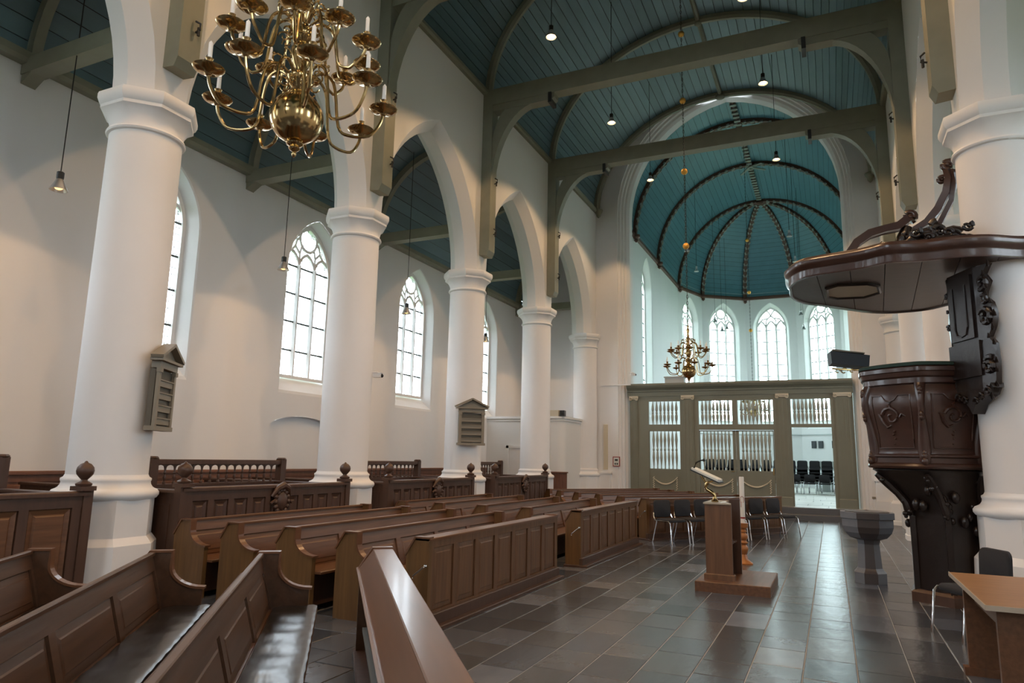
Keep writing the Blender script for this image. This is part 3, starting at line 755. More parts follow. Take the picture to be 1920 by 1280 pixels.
# ------------------------------------------------------------------ pews
def lean(z): return .07*max(0, min(1, (.76-z)/.33))
def pew_poly():
    p = [(-.25, 0), (-.25, .68), (-.145, .83), (0, .83), (0, .72)]
    for k in range(1, 9): t = PI/2*k/8; p.append((.24*(1-cos(t)), .72-.164*sin(t)))
    return p+[(.24, 0)]
def Pf(a, b, t): return (a, t, b)
def pew(root, L, np_=4, cushion=False, endmat='oak_golden', back='oak', seat=True):
    poly = pew_poly() if seat else [(-.25, 0), (-.25, .68), (-.145, .83), (0, .83), (0, 0)]
    for y0 in (0, L-.055):
        g = MB(); g.prism(poly, Pf, y0, y0+.055); e = g.build('end_board', endmat, root)
        if seat:
            path = [(-.26, .665), (-.15, .836), (.006, .836), (.006, .72)]+[(a+.006, b+.006) for a, b in poly[5:-1]]+[(.262, .56)]
        else: path = [(-.26, .665), (-.15, .836), (.010, .836)]
        g = MB(); rows = []
        for i, (a, b) in enumerate(path):
            p0 = Vector(path[max(i-1, 0)]); p1 = Vector(path[min(i+1, len(path)-1)]); d = (p1-p0).normalized(); n = Vector((-d.y, d.x))*.009
            rows.append([(a-n.x, y0-.012, b-n.y), (a-n.x, y0+.067, b-n.y), (a+n.x, y0+.067, b+n.y), (a+n.x, y0-.012, b+n.y)])
        g.loft(rows, True, True); g.build('cap_moulding', 'oak_polished' if seat else back, e)
    g = MB(); g.cbox(-.152, .012 if not seat else -.112, .0, L, .808, .834, .006); g.build('top_board', back if seat else 'oak_polished', root)
    g = MB(); g.loft([[(-.145, y, .832), (-.268, y, .668), (-.262, y, .655), (-.135, y, .812)] for y in (.02, L-.02)], True, True); lg = g.build('book_ledge', back, root)
    g = MB(); g.tube([(-.268, .02, .672), (-.268, L-.02, .672)], .013, 6); g.build('ledge_lip', back, lg)
    zlo, zhi = (.42, .70) if seat else (.16, .74)
    xf = (lambda z: -.130+.27*(.81-z)) if seat else (lambda z: 0)
    g = MB()                                              # frame: rails, stiles
    def slab(y0, y1, z0, z1, dx=0, th=.022):
        g.loft([[(xf(z0)+dx, y, z0), (xf(z0)+dx-th, y, z0), (xf(z1)+dx-th, y, z1), (xf(z1)+dx, y, z1)] for y in (y0, y1)], True, True)
    slab(.055, L-.055, zhi, .81); slab(.055, L-.055, .36 if seat else .06, zlo)
    w_ = (L-.11)/np_; sw = .085
    for i in range(np_+1):
        c = .055+w_*i; slab(max(.055, c-sw/2), min(L-.055, c+sw/2), zlo, zhi)
    g.build('back_frame', back if seat else 'oak_upright', root)
    for i in range(np_):
        y0, y1 = .055+w_*i+sw/2, .055+w_*(i+1)-sw/2; g = MB()
        g.loft([[(xf(b)-d, a, b) for a, b in ((y0+q, zlo+q), (y1-q, zlo+q), (y1-q, zhi-q), (y0+q, zhi-q))] for q, d in ((0, .020), (.012, .014), (.05, .010), (.058, .005))], True, False)
        n0 = len(g.v); g.add([(xf(b)-.005, a, b) for a, b in ((y0+.058, zlo+.058), (y1-.058, zlo+.058), (y1-.058, zhi-.058), (y0+.058, zhi-.058))], [(0, 1, 2, 3)])
        g.add([(xf(b)-.021, a, b) for a, b in ((y0, zlo), (y1, zlo), (y1, zhi), (y0, zhi))], [(0, 1, 2, 3)])
        g.build('panel', back if seat else 'oak_upright', root)
    if seat:
        g = MB(); g.cbox(-.03, .315, .055, L-.03, .385, .412, .006); g.build('seat', back, root)
        g = MB(); g.box(.17, .20, .055, L-.055, .06, .385); g.box(-.14, -.11, .055, L-.055, .0, .37); g.build('seat_support', 'oak_dark', root)
        if cushion:
            g = MB(); rows = []; ny = 60
            for j in range(ny+1):
                y = .06+(L-.10)*j/ny; wob = .005*sin(y*9)+.004*sin(y*23+1); lip = .004*sin(y*31)
                rows.append([(-.012, y, .413), (-.012, y, .432+wob), (.06, y, .442+wob), (.2, y, .436+wob*.5), (.28, y, .440+lip), (.312+lip*.8, y, .430), (.312, y, .413)])
            g.loft(rows, False); g.build('cushion', 'leather', root, smooth=True)
    else:
        g = MB(); g.cbox(-.02, .03, -.01, L+.01, .03, .14, .01); g.cbox(-.27, .10, -.02, L+.02, 0, .035, .008); g.build('base_board', 'oak_dark', root)
        g = MB(); g.box(-.205, -.115, .06, L-.06, .19, .215); g.build('foot_shelf', 'grey_step', root)
def handle(root, y):
    g = MB(); g.tube([(-.02, y-.012, .585), (-.025, y-.05, .575), (-.13, y-.055, .49), (-.135, y-.05, .47)], .008, 8); g.sphere((-.02, y-.02, .582), .018); g.build('metal_handle', 'chrome', root, smooth=True, label='bright metal hook handle')

# angled block at the lower left
FA = math.atan2(-.785, .62)           # direction of the pew length
def rot_for(dx, dy): return math.atan2(dy, dx)-PI/2
rzF = rot_for(.620, -.785)
# local +y is the length; local +x must face the pulpit, so mirror when needed
def place_pew(name, p0, d, L, label, group=None, cat='pew', **kw):
    rz = rot_for(*d); r = empty(name, (p0[0], p0[1], 0), rz, label=label, cat=cat, group=group); pew(r, L, **kw); return r
# facing vector of rot_for is (dy,-dx); for the near block the length runs towards the viewer, so start at the far end of the row
def near_pew(name, p0, L, label, group, cat='pew', flip=True, ang=(.617, -.787), **kw):
    # start = far end; shift the origin to the viewer's end and run back so that +x faces right
    d = ang; q = (p0[0]+d[0]*L, p0[1]+d[1]*L)
    return place_pew(name, q, (-d[0], -d[1]), L, label, group, cat, **kw)
near_pew('church_pew', (-5.522, 3.541), 3.9, 'oak pew at the left edge, rearmost of the angled pews in front', 'angled pews at the lower left', np_=4, cushion=True, endmat='oak_underlit', back='oak_underlit')
near_pew('church_pew', (-4.716, 3.964), 4.0, 'oak pew with black leather seat, running to the bottom left corner', 'angled pews at the lower left', np_=4, cushion=True, endmat='oak_underlit', back='oak_underlit')
near_pew('church_pew', (-4.003, 4.362), 4.0, 'oak pew with shining black leather seat, just left of the sloping desk in front', 'angled pews at the lower left', np_=4, cushion=True, endmat='oak_underlit', back='oak_underlit')
near_pew('pew_desk', (-3.43, 5.056), 4.0, 'polished oak pew desk with flat shining top, foreground bottom centre', 'desks in front of the pew blocks', cat='desk', ang=(.628, -.778), np_=8, seat=False, endmat='oak_underlit', back='oak_polished')
# central blocks
XR = [-4.34, -5.13, -5.93, -6.66]
bl = {0: ('near', 5.80, 3.40), 1: ('far', 10.20, 3.36)}
ordn = ['first', 'second', 'third', 'fourth']
proto = {}
for b_, (nm, y0, L) in bl.items():
    for i, x_ in enumerate(XR):
        lb = 'oak pew, %s behind the panelled front of the %s middle block' % (ordn[i], 'nearer' if b_ == 0 else 'farther')
        if not i: proto[b_] = place_pew('church_pew', (x_, y0), (0, 1), L, lb, 'pews of the middle blocks', np_=4)
        else: dup(proto[b_], (x_, y0, 0), label=lb)
    r = place_pew('pew_desk', (-3.506, y0), (0, 1), L, 'long panelled oak pew front with golden end, %s the aisle gap' % ('before' if b_ == 0 else 'beyond'), 'desks in front of the pew blocks', cat='pew front', np_=7, seat=False, endmat='oak_golden', back='oak')
    handle(r, 0)
# far angled block
e2 = Vector((.575, .818)); n2 = Vector((.818, -.575)); B0 = Vector((-3.504, 14.314))
fl = ['first', 'second', 'third', 'fourth', 'fifth']
fp = None
for i in range(5):
    dn = -(.78+.80*i); de = (.0, .02, .0, .05, .25)[i]; p = B0+n2*dn+e2*de
    lb = 'oak pew, %s row behind the angled desk with the chairs' % fl[i]
    if fp is None: fp = place_pew('church_pew', p, e2, 3.7, lb, 'angled pews near the chancel', np_=4, endmat='oak_golden')
    else: dup(fp, (p.x, p.y, 0), label=lb)
r = place_pew('pew_desk', B0, e2, 4.15, 'panelled oak pew front with pale golden end, behind the row of black chairs', 'desks in front of the pew blocks', cat='pew front', np_=8, seat=False, endmat='oak_golden', back='oak')
handle(r, 0)

# ------------------------------------------------------------------ box pews between the columns
def ball(root, x, y, z, parentname='ball_finial'):
    g = MB(); g.box(-.085, .085, -.085, .085, 0, .045); g.lathe([(.03, .04), (.075, .05), (.08, .07), (.035, .095), (.03, .11), (.05, .13), (.078, .165), (.085, .20), (.078, .235), (.05, .268), (.022, .28), (.012, .295), (.003, .30)], n=16)
    o = g.build(parentname, 'oak_dark', root, smooth=True, ang=50); o.location = (x, y, z)
def box_pew(y0, y1, label, n, crest=True, both=True, xf=-6.95):
    r = empty('box_pew', (xf, y0, 0), 0, label=label, cat='box pew', group='box pews between the columns'); L = y1-y0; H = 1.165
    g = MB()                                            # front frame
    g.box(-.035, 0, 0, L, 0, .12); g.box(-.035, 0, 0, L, 1.02, H-.03)
    w_ = (L-.20)/n
    for i in range(n+1): c = .10+w_*i; g.box(-.035, 0, c-.045, c+.045, .12, 1.02)
    g.build('front_frame', 'oak_dark', r)
    for i in range(n):
        a, b = .10+w_*i+.045, .10+w_*(i+1)-.045; g = MB(); rows = []
        for q, d in ((0, -.028), (.012, -.012), (.03, -.018), (.055, -.026), (.075, -.008), (.09, -.008)):
            q = min(q, (b-a)/2-.01); rows.append([(d, a+q, .12+q), (d, b-q, .12+q), (d, b-q, 1.02-q), (d, a+q, 1.02-q)])
        g.loft(rows, True, True); g.build('panel', 'oak_dark' if n > 6 else 'oak', r)
    g = MB(); g.cbox(-.10, .03, -.02, L+.02, H-.03, H+.015, .012); g.build('top_rail', 'oak_dark', r)
    for y in ((0, L) if both else (L,)):
        s_ = 1 if y else -1
        g = MB(); g.box(-.09, .015, y-.05, y+.05, 0, H+.02); g.build('corner_post', 'oak_dark', r); ball(r, -.04, y-s_*.03, H+.02)
        g = MB(); yy = y-.018; g.box(-3.1, -.08, yy, yy+.036, 0, H-.05); g.cbox(-3.1, -.08, yy-.03, yy+.066, H-.05, H-.01, .01)
        for k in range(4):
            for sy in (-.008, .036): g.box(-3.0+.74*k, -2.40+.74*k, yy+sy, yy+sy+.008, .16, .98)
        g.build('side_panel', 'oak_dark', r)
    g = MB(); g.loft([[(-.12, y, H-.06), (-.42, y, H-.13), (-.42, y, H-.155), (-.12, y, H-.085)] for y in (.05, L-.05)], True, True); g.build('book_ledge', 'oak_dark', r)
    if crest:
        g = MB(); c = L*.52
        g.sphere((.03, c, .96), .12, sc=(.45, .9, 1.1)); g.tube([(.02, c-.17, 1.02), (.05, c-.10, 1.13), (.05, c, 1.17), (.05, c+.10, 1.13), (.02, c+.17, 1.02)], [.02, .04, .05, .04, .02], 8)
        for k in range(14):
            a = 2*PI*k/14; g.sphere((.035, c+.12*cos(a), .95+.15*sin(a)), .035, 8, 6)
        g.tube([(.03, c-.20, .93), (.04, c-.12, .98), (.04, c, .90), (.04, c+.12, .98), (.03, c+.20, .93)], .02, 6)
        g.build('carved_crest', 'oak_dark', r, smooth=True, label='dark carved crest')
    return r
def spindle_bench(y0, y1, x, label, nsp=15):
    r = empty('spindle_bench', (x, y0, 0), 0, label=label, cat='bench', group='spindle backed benches in the aisle'); L = y1-y0
    for y in (0, L):
        g = MB(); g.box(-.06, .06, y-.06, y+.06, 0, 1.50); g.lathe([(.07, 1.49), (.08, 1.51), (.06, 1.53)], 0, y, 8); g.build('end_post', 'oak_dark', r)
    g = MB(); g.cbox(-.05, .05, 0, L, 1.42, 1.49, .01); g.build('top_rail', 'oak_dark', r)
    g = MB(); g.box(-.03, .03, .05, L-.05, .2, 1.12); g.box(-.035, .035, .05, L-.05, 1.12, 1.15); g.build('back_board', 'oak_dark', r)
    w_ = (L-.12)/nsp
    for i in range(1, nsp):
        y = .06+w_*i; g = MB(); g.lathe([(.02, 1.15), (.024, 1.17), (.012, 1.19), (.024, 1.24), (.012, 1.28), (.022, 1.30), (.012, 1.33), (.018, 1.38), (.018, 1.42)], 0, y, 8); g.build('spindle', 'oak_dark', r, smooth=True)
    g = MB()
    for i in range(nsp):                                # little arch heads
        y = .06+w_*i; pts = [(y, 1.42), (y, 1.375)]+[(y+w_/2-w_*.42*cos(PI*k/8), 1.375+.035*sin(PI*k/8)) for k in range(9)]+[(y+w_, 1.375), (y+w_, 1.42)]
        g.loft([[(-.012, a, b) for a, b in pts], [(.012, a, b) for a, b in pts]], True, True)
    g.build('arch_heads', 'oak_dark', r)
    g = MB(); g.cbox(.03, .40, .03, L-.03, .43, .46, .008); g.box(.34, .37, .05, L-.05, 0, .43); g.build('seat', 'oak_dark', r)
box_pew(1.5, 4.74, 'dark oak box pew with large plain panels at the left edge', 6, crest=False, both=False)
box_pew(5.90, 8.96, 'dark carved box pew between the big column and the column with the camera', 9)
box_pew(10.10, 13.18, 'dark carved box pew ending at the hymn board column', 9)
box_pew(14.28, 17.42, 'dark carved box pew before the last free column', 9)
spindle_bench(2.6, 4.74, -8.5, 'dark bench end rising at the left edge behind the plain box pew', 12)
spindle_bench(6.62, 9.08, -8.45, 'dark bench with spindled back behind the box pew beside the big column')
spindle_bench(11.35, 13.42, -8.5, 'dark bench with spindled back left of the hymn board column', 13)
spindle_bench(15.2, 17.75, -8.5, 'dark bench with spindled back right of the hymn board column', 16)
# wainscot of the left aisle wall
r = empty('trim_9', kind='structure')
g = MB(); g.box(XAW, XAW+.03, YB, 20.25, 0, 1.24); g.build('back_boards', 'oak_wainscot', r)
g = MB(); g.cbox(XAW, XAW+.08, YB, 20.25, 1.24, 1.29, .015); g.box(XAW+.03, XAW+.045, YB, 20.25, 1.14, 1.24); g.build('top_rail', 'oak_wainscot', r)
y = -1.0
while y < 19.4:
    g = MB(); g.cbox(XAW+.03, XAW+.05, y+.05, y+.85, .15, 1.10, .01); g.build('panel', 'oak_wainscot', r); y += .9
# partition and door at the aisle end
g = MB(); ZP = 2.86; pth = [(XAW, 20.3), (-7.80, 20.3)]+[(-7.80+.25*sin(a), 20.55-.25*cos(a)) for a in [PI/2*k/6 for k in range(1, 7)]]+[(-7.55, 22.0)]
def offs_(d):
    out = []
    for k, p in enumerate(pth):
        p = Vector(p); t_ = (Vector(pth[min(k+1, len(pth)-1)])-Vector(pth[max(k-1, 0)])).normalized(); out.append((p.x+t_.y*d, p.y-t_.x*d))
    return out
for z0, z1, d0, d1 in ((0, ZP, 0, -.08), (ZP-.08, ZP-.04, .03, 0), (ZP, ZP+.07, .06, -.12)):
    a_, b_ = offs_(d0), offs_(d1)
    g.loft([[(*p, z0), (*p, z1), (*q, z1), (*q, z0)] for p, q in zip(a_, b_)], True, True)
g.build('wall_partition', 'white_paint', kind='structure', smooth=True, ang=30)
r = empty('door_1', (-9.0, 20.28, 0), kind='structure')
g = MB(); g.box(-.50, -.42, -.04, .02, 0, 2.0); g.box(.42, .50, -.04, .02, 0, 2.0); g.box(-.50, .50, -.04, .02, 1.92, 2.0); g.build('door_frame', 'white_paint', r)
g = MB(); g.box(-.42, .42, -.01, .02, 0, 1.92); g.box(-.32, .32, -.02, -.01, 1.1, 1.8); g.box(-.32, .32, -.02, -.01, .2, 1.0); g.build('door_leaf', 'plaster', r)
g = MB(); g.box(-8.25, -7.72, 20.26, 20.42, ZP+.07, ZP+.26); tag(g.build('storage_box', 'cream_paint'), 'cream box standing on top of the low white partition', 'box')
g = MB(); g.cbox(-7.68, -7.52, 20.26, 20.40, ZP+.07, ZP+.25, .01); g.sphere((-7.60, 20.26, ZP+.16), .045, 10, 6, (1, .3, 1)); tag(g.build('loudspeaker', 'lens_black'), 'small black loudspeaker on top of the white partition', 'speaker')
r = empty('wood_panelling', (-7.98, 20.10, 0), label='brown boarded panelling between the last column and the chancel pier', cat='panelling')
g = MB(); g.box(0, .60, .02, .06, 0, 1.18); g.cbox(-.03, .63, -.03, .08, 1.18, 1.22, .01); g.build('back', 'oak_wainscot', r)
for k in range(5): g = MB(); g.box(.01+.118*k, .01+.118*k+.108, 0, .02, .03, 1.17); g.build('board', 'oak_wainscot', r)

# ------------------------------------------------------------------ chancel screen
scr = empty('chancel_screen', (0, 22.72, 0), label='tall grey green timber choir screen closing the chancel arch', cat='screen')
def sb(name, boxes, mt='screen_paint', parent=None, **k):
    g = MB()
    for b in boxes: g.box(*b)
    return g.build(name, mt, parent or scr, **k)
X0, X1 = -6.07, .66
sb('frame', [(X0, -5.44, -.05, .05, .35, 3.75), (-4.41, -3.82, -.05, .05, .35, 3.75), (-1.57, -1.06, -.05, .05, .35, 3.75), (.05, X1, -.05, .05, .35, 3.75),
             (-5.44, -4.41, -.05, .05, 3.55, 3.75), (-5.44, -4.41, -.05, .05, 2.58, 2.79), (-5.44, -4.41, -.05, .05, .35, .50),
             (-3.82, -1.57, -.05, .05, 3.55, 3.75), (-3.82, -1.57, -.05, .05, 2.62, 2.79), (-2.78, -2.62, -.05, .05, 2.79, 3.55),
             (-1.06, .05, -.05, .05, 3.56, 3.75), (-1.06, .05, -.05, .05, 2.70, 2.80)])
g = MB(); g.prism([(.10, 3.72), (-.07, 3.72), (-.07, 3.86), (-.10, 3.87), (-.10, 3.92), (-.15, 3.97), (-.20, 4.0), (-.24, 4.07), (-.24, 4.13), (.10, 4.13)], lambda a, b, t: (t, a, b), X0-.08, X1+.02); g.build('cornice', 'screen_paint', scr)
for xa, xb in ((-6.05, -5.81), (-4.33, -3.97), (-1.45, -1.13), (.17, .60)):
    g = MB(); g.box(xa, xb, -.085, -.05, .62, 3.60); n = max(2, int((xb-xa)/.09))
    for k in range(n): c = xa+(xb-xa)*(k+.5)/n; g.box(c-.018, c+.018, -.10, -.085, .68, 3.55)
    g.cbox(xa-.02, xb+.02, -.11, -.05, .35, .62, .02); g.build('pilaster', 'screen_paint', scr)
    g = MB(); g.box(xa-.03, xb+.03, -.12, -.05, 3.68, 3.73); g.box(xa, xb, -.10, -.05, 3.62, 3.68)
    for x_ in (xa+.02, xb-.02):
        g.tube([(x_+.045*cos(t), -.115, 3.64+.045*sin(t)) for t in [2*PI*k/10 for k in range(10)]], .018, 6, True)
        g.sphere((x_, -.115, 3.64), .02, 8, 6)
    g.build('volute_capital', 'cream_paint', scr, smooth=True, ang=30, label='cream painted volute capital')
def baluster(parent, x, z0, z1, short=True):
    h = z1-z0; g = MB()
    if short: pr = [(.014, 0), (.014, .03), (.022, .10), (.040, .22), (.046, .34), (.036, .42), (.020, .44), (.036, .47), (.036, .53), (.020, .56), (.036, .58), (.046, .66), (.040, .78), (.022, .90), (.014, .97), (.014, 1)]
    else: pr = [(.020, 0), (.022, .03), (.016, .06), (.026, .15), (.044, .30), (.030, .44), (.018, .46), (.036, .48), (.036, .52), (.018, .54), (.030, .60), (.047, .76), (.030, .90), (.016, .95), (.020, 1)]
    g.lathe([(r_, z0+h*t) for r_, t in pr], x, 0, 10); return g.build('baluster', 'baluster_paint', parent, smooth=True)
def row_(parent, xa, xb, z0, z1, n, short):
    for k in range(n): baluster(parent, xa+(xb-xa)*(k+1)/(n+1), z0, z1, short)
row_(scr, -5.44, -4.41, 2.79, 3.55, 7, True)
row_(scr, -3.82, -2.78, 2.79, 3.55, 8, True); row_(scr, -2.62, -1.57, 2.79, 3.55, 8, True); row_(scr, -1.06, .05, 2.80, 3.56, 9, True)
def leaf(xa, xb, name, n, sl=.02, sr=.02):
    zt = 2.60
    e = sb(name, [(xa, xb, -.03, .03, .42, 1.34), (xa, xb, -.035, .035, 1.30, 1.36), (xa, xa+sl, -.03, .03, 1.34, zt), (xb-sr, xb, -.03, .03, 1.34, zt), (xa, xb, -.03, .03, zt-.03, zt), (xa+.09, xb-.09, -.045, -.03, .55, 1.16)])
    row_(e, xa+sl, xb-sr, 1.34, 2.60, n, False)
    g = MB(); a, b = xa+.14, xb-.14; m_ = (a+b)/2
    n_ = 24
    for k in range(n_+1):
        t = k/n_; x_ = a+(b-a)*t; z_ = 1.07-.20*(1-(2*t-1)**2); g.sphere((x_, -.06, z_), .017+.014*(1-(2*t-1)**2), 7, 5)
    for x_ in (a, b):
        for k in range(12): g.sphere((x_+.012*(-1)**k, -.055, 1.09-.035*k), .020, 7, 5)
    g.build('garland', 'cream_paint', e, smooth=True, label='cream carved garland swag'); return e
leaf(-5.44, -4.41, 'fixed_panel', 7); d1 = leaf(-3.81, -2.70, 'door_leaf', 8, .02, .09); d2 = leaf(-2.69, -1.58, 'door_leaf', 8, .09, .02)
g = MB(); g.tube([(-2.76, -.06, 1.33), (-2.80, -.08, 1.33), (-2.86, -.08, 1.33)], .01, 6); g.build('door_knob', 'brass', d1)
g = MB(); g.box(-1.64, -1.60, -.045, -.03, 1.25, 1.45); g.build('lock_plate', 'brass', d2)
g = MB(); g.box(-4.87, -4.25, 22.6, 22.95, 4.13, 4.32); g.cbox(-4.90, -4.22, 22.58, 22.97, 4.32, 4.36, .01)
tag(g.build('equipment_box', 'grey_paint'), 'low grey green box lying on top of the screen, left of the hanging chandelier', 'box')

# ------------------------------------------------------------------ chairs
def chair(root):
    g = MB(); n = 6; pts = []
    def rr(x0, x1, y0, y1, r, k=4):
        out = []
        for cx, cy, a0 in ((x1-r, y1-r, 0), (x0+r, y1-r, PI/2), (x0+r, y0+r, PI), (x1-r, y0+r, 1.5*PI)):
            for i in range(k+1): a = a0+PI/2*i/k; out.append((cx+r*cos(a), cy+r*sin(a)))
        return out
    sp = rr(-.20, .23, -.225, .225, .08)
    g.loft([[(a*.96+.003, b*.96, .415) for a, b in sp], [(a, b, .43) for a, b in sp], [(a, b, .455) for a, b in sp], [(a*.93, b*.93, .472) for a, b in sp]], True, True)
    g.build('seat', 'black_fabric', root, smooth=True, ang=50)
    bp = rr(-.215, .215, -.17, .17, .07); g = MB(); rows = []
    for t, s_ in ((-.02, .95), (-.012, 1), (.015, 1), (.026, .93)):
        rows.append([(-.235+t-.10*(b*s_)*.6-.02*(1-(a/.22)**2), a*s_, .655+b*s_) for a, b in bp])
    g.loft(rows, True, True); g.build('backrest', 'black_fabric', root, smooth=True, ang=50)
    for s_ in (-1, 1):
        y = s_*.235
        g = MB(); g.tube([(.29, y, .0), (.235, y, .40), (.20, y, .435), (-.16, y, .435), (-.19, y, .44), (-.225, y, .50), (-.25, y*.9, .58)], .0125, 8); g.build('side_frame', 'chrome', root, smooth=True)
        g = MB(); g.tube([(-.27, y, 0), (-.14, y, .425)], .0115, 8); g.build('leg', 'chrome', root, smooth=True)
    g = MB(); g.tube([(.18, -.235, .425), (.18, .235, .425)], .009, 6); g.tube([(-.15, -.235, .425), (-.15, .235, .425)], .009, 6); g.build('cross_bar', 'iron', root)
pos = ['first', 'second', 'third', 'fourth', 'fifth', 'sixth', 'seventh']
c0 = None; angE = math.atan2(n2.y, n2.x)
for i in range(7):
    p = B0+e2*(.18+.555*i)+n2*.50
    lb = 'black stacking chair with chrome legs, %s from the left before the panelled front' % pos[i]
    if c0 is None: c0 = empty('stacking_chair', (p.x, p.y, 0), angE, label=lb, cat='chair', group='black chairs in a row'); chair(c0)
    else: dup(c0, (p.x, p.y, 0), angE, label=lb)
dup(c0, (1.17, 8.12, 0), rad(-155), label='black chair with chrome frame standing between the table and the pulpit', group='single chair by the table')
LV = ['lowest', 'second lowest', 'middle one', 'second highest', 'topmost']
ORD = ['first', 'second', 'third', 'fourth', 'fifth', 'sixth', 'seventh', 'eighth', 'ninth', 'tenth', 'eleventh', 'twelfth']
# chancel chairs, stacked
for sx_ in range(12):
    x_ = -5.2+.50*sx_
    for k in range(5):
        dup(c0, (x_, 33.4+.05*k, .35+.145*k), -PI/2+.02*random.uniform(-1, 1), label='black chair, %s in the %s stack from the left behind the screen' % (LV[k], ORD[sx_]), group='stacked black chairs in the chancel')
for sx_ in range(10):
    dup(c0, (-4.95+.58*sx_, 32.2, .35), -PI/2, label='black chair, %s from the left of the single row behind the screen' % ORD[sx_], group='front row of black chairs in the chancel')

# ------------------------------------------------------------------ lectern
r = empty('lectern', (-1.33, 9.7, 0), 0, label='wooden lectern on a low platform, carrying an open book on a brass arm', cat='lectern')
g = MB(); g.cbox(-.32, .58, -.50, .75, 0, .125, .008); g.build('platform', 'oak', r)
g = MB(); g.cbox(-.23, .15, -.33, -.23, .125, .20, .01); g.box(-.205, .125, -.31, -.26, .20, 1.065); g.build('side_board', 'oak_upright', r)
g = MB(); g.box(-.205, .155, .36, .41, .125, 1.11); g.build('side_board', 'oak_dark', r)
g = MB(); g.box(-.205, -.155, -.26, .36, .125, 1.065); g.build('front_board', 'oak_upright', r)
g = MB(); g.prism([(-.22, -.33), (.13, -.33), (.02, -.05), (.02, .42), (-.22, .42)], lambda a, b, t: (a, b, t), 1.065, 1.085); g.build('top_board', 'desk_edge', r)
g = MB(); g.box(-.155, .10, -.26, .36, .55, .57); g.build('shelf', 'oak_dark', r)
g = MB(); g.tube([(.125, -.285, .62), (.16, -.285, .60), (.18, -.285, .62)], .006, 6); g.build('hook', 'chrome', r)
g = MB(); g.lathe([(.045, 1.085), (.05, 1.10), (.03, 1.12), (.025, 1.15)], -.10, -.12, 12)
g.tube([(-.10, -.12, 1.13), (-.10, -.12, 1.17), (-.14, -.12, 1.21), (-.20, -.12, 1.245), (-.215, -.12, 1.28), (-.20, -.12, 1.31), (-.19, -.12, 1.34)], [.024, .022, .026, .02, .018, .024, .02], 10)
g.tube([(-.27, -.12, 1.42), (-.22, -.12, 1.34), (-.16, -.12, 1.34), (-.10, -.12, 1.37)], .012, 6)
g.build('brass_arm', 'brass', r, smooth=True)
bk = empty('open_book', (-1.53, 9.58, 1.42), 0, label='open book lying on the slanted lectern rest', cat='book')
g = MB(); g.loft([[(-.17, y, .085), (.19, y, -.075), (.185, y, -.09), (-.175, y, .07)] for y in (-.22, .22)], True, True); g.build('cover', 'book_cover', bk)
for s_ in (-1, 1):
    g = MB(); rows = []
    for k in range(6):
        t = k/5; y = s_*(.005+.20*t); h = .03*math.sqrt(max(0, t+.05))*(1.25-t*.6)+.004
        rows.append([(-.16, y, .083+h), (.175, y, -.065+h), (.175, y, -.068), (-.16, y, .08)])
    g.loft(rows, True, True); g.build('pages', 'paper', bk, smooth=True, ang=40)
g = MB(); g.tube([(-1.66, 9.40, 1.52), (-1.63, 9.40, 1.59), (-1.57, 9.40, 1.62), (-1.54, 9.40, 1.625)], .010, 8); g.sphere((-1.53, 9.40, 1.625), .02, 8, 6)
tag(g.build('microphone', 'lens_black', smooth=True), 'small black gooseneck microphone bent over the open book', 'microphone')

# ------------------------------------------------------------------ paschal candle
r = empty('candle_stand', (-1.36, 12.0, 0), 0, label='orange turned wooden floor stand holding the tall white candle', cat='candle stand')
g = MB(); g.lathe([(.135, 0), (.135, .02), (.12, .03), (.10, .045), (.06, .08), (.05, .13), (.04, .15)], n=20); g.build('foot', 'turned_orange', r, smooth=True)
g = MB(); g.lathe([(.035, .14), (.05, .17), (.068, .22), (.07, .25), (.05, .29), (.035, .30), (.06, .32), (.07, .335), (.05, .35), (.045, .37), (.065, .40), (.072, .43), (.055, .47), (.035, .49), (.055, .50), (.055, .515), (.035, .53), (.04, .55), (.075, .575), (.08, .63), (.085, .64)], n=20); g.build('stem', 'turned_orange', r, smooth=True)
r = empty('paschal_candle', (-1.36, 12.0, .64), 0, label='tall white candle with red marking on the turned wooden stand', cat='candle')
g = MB(); g.lathe([(.040, 0), (.038, .72), (.034, .735), (.005, .735)], n=20); g.build('wax', 'candle_wax', r, smooth=True)
g = MB(); g.lathe([(.041, .07), (.0415, .075), (.0415, .09), (.041, .095)], n=20); g.build('red_band', 'red_paint', r, smooth=True)
g = MB(); pa = []
for k in range(18):                                    # red alpha-like sign wrapped round the wax
    t = k/17; u = .026*cos(-1.1+5.4*t)*1.2; zz = .37+.05*sin(-1.1+5.4*t)-.0*t
    a = -PI/2+.1+u/.039; pa.append((.040*cos(a), .040*sin(a), zz))
g.tube(pa, .004, 5); a = -PI/2+.1-.02/.039; g.tube([(.040*cos(a), .040*sin(a), .25), (.040*cos(a), .040*sin(a), .33)], .004, 5); g.build('red_sign', 'red_paint', r)
g = MB(); g.lathe([(.002, .735), (.002, .75)], n=5); g.build('wick', 'iron', r)

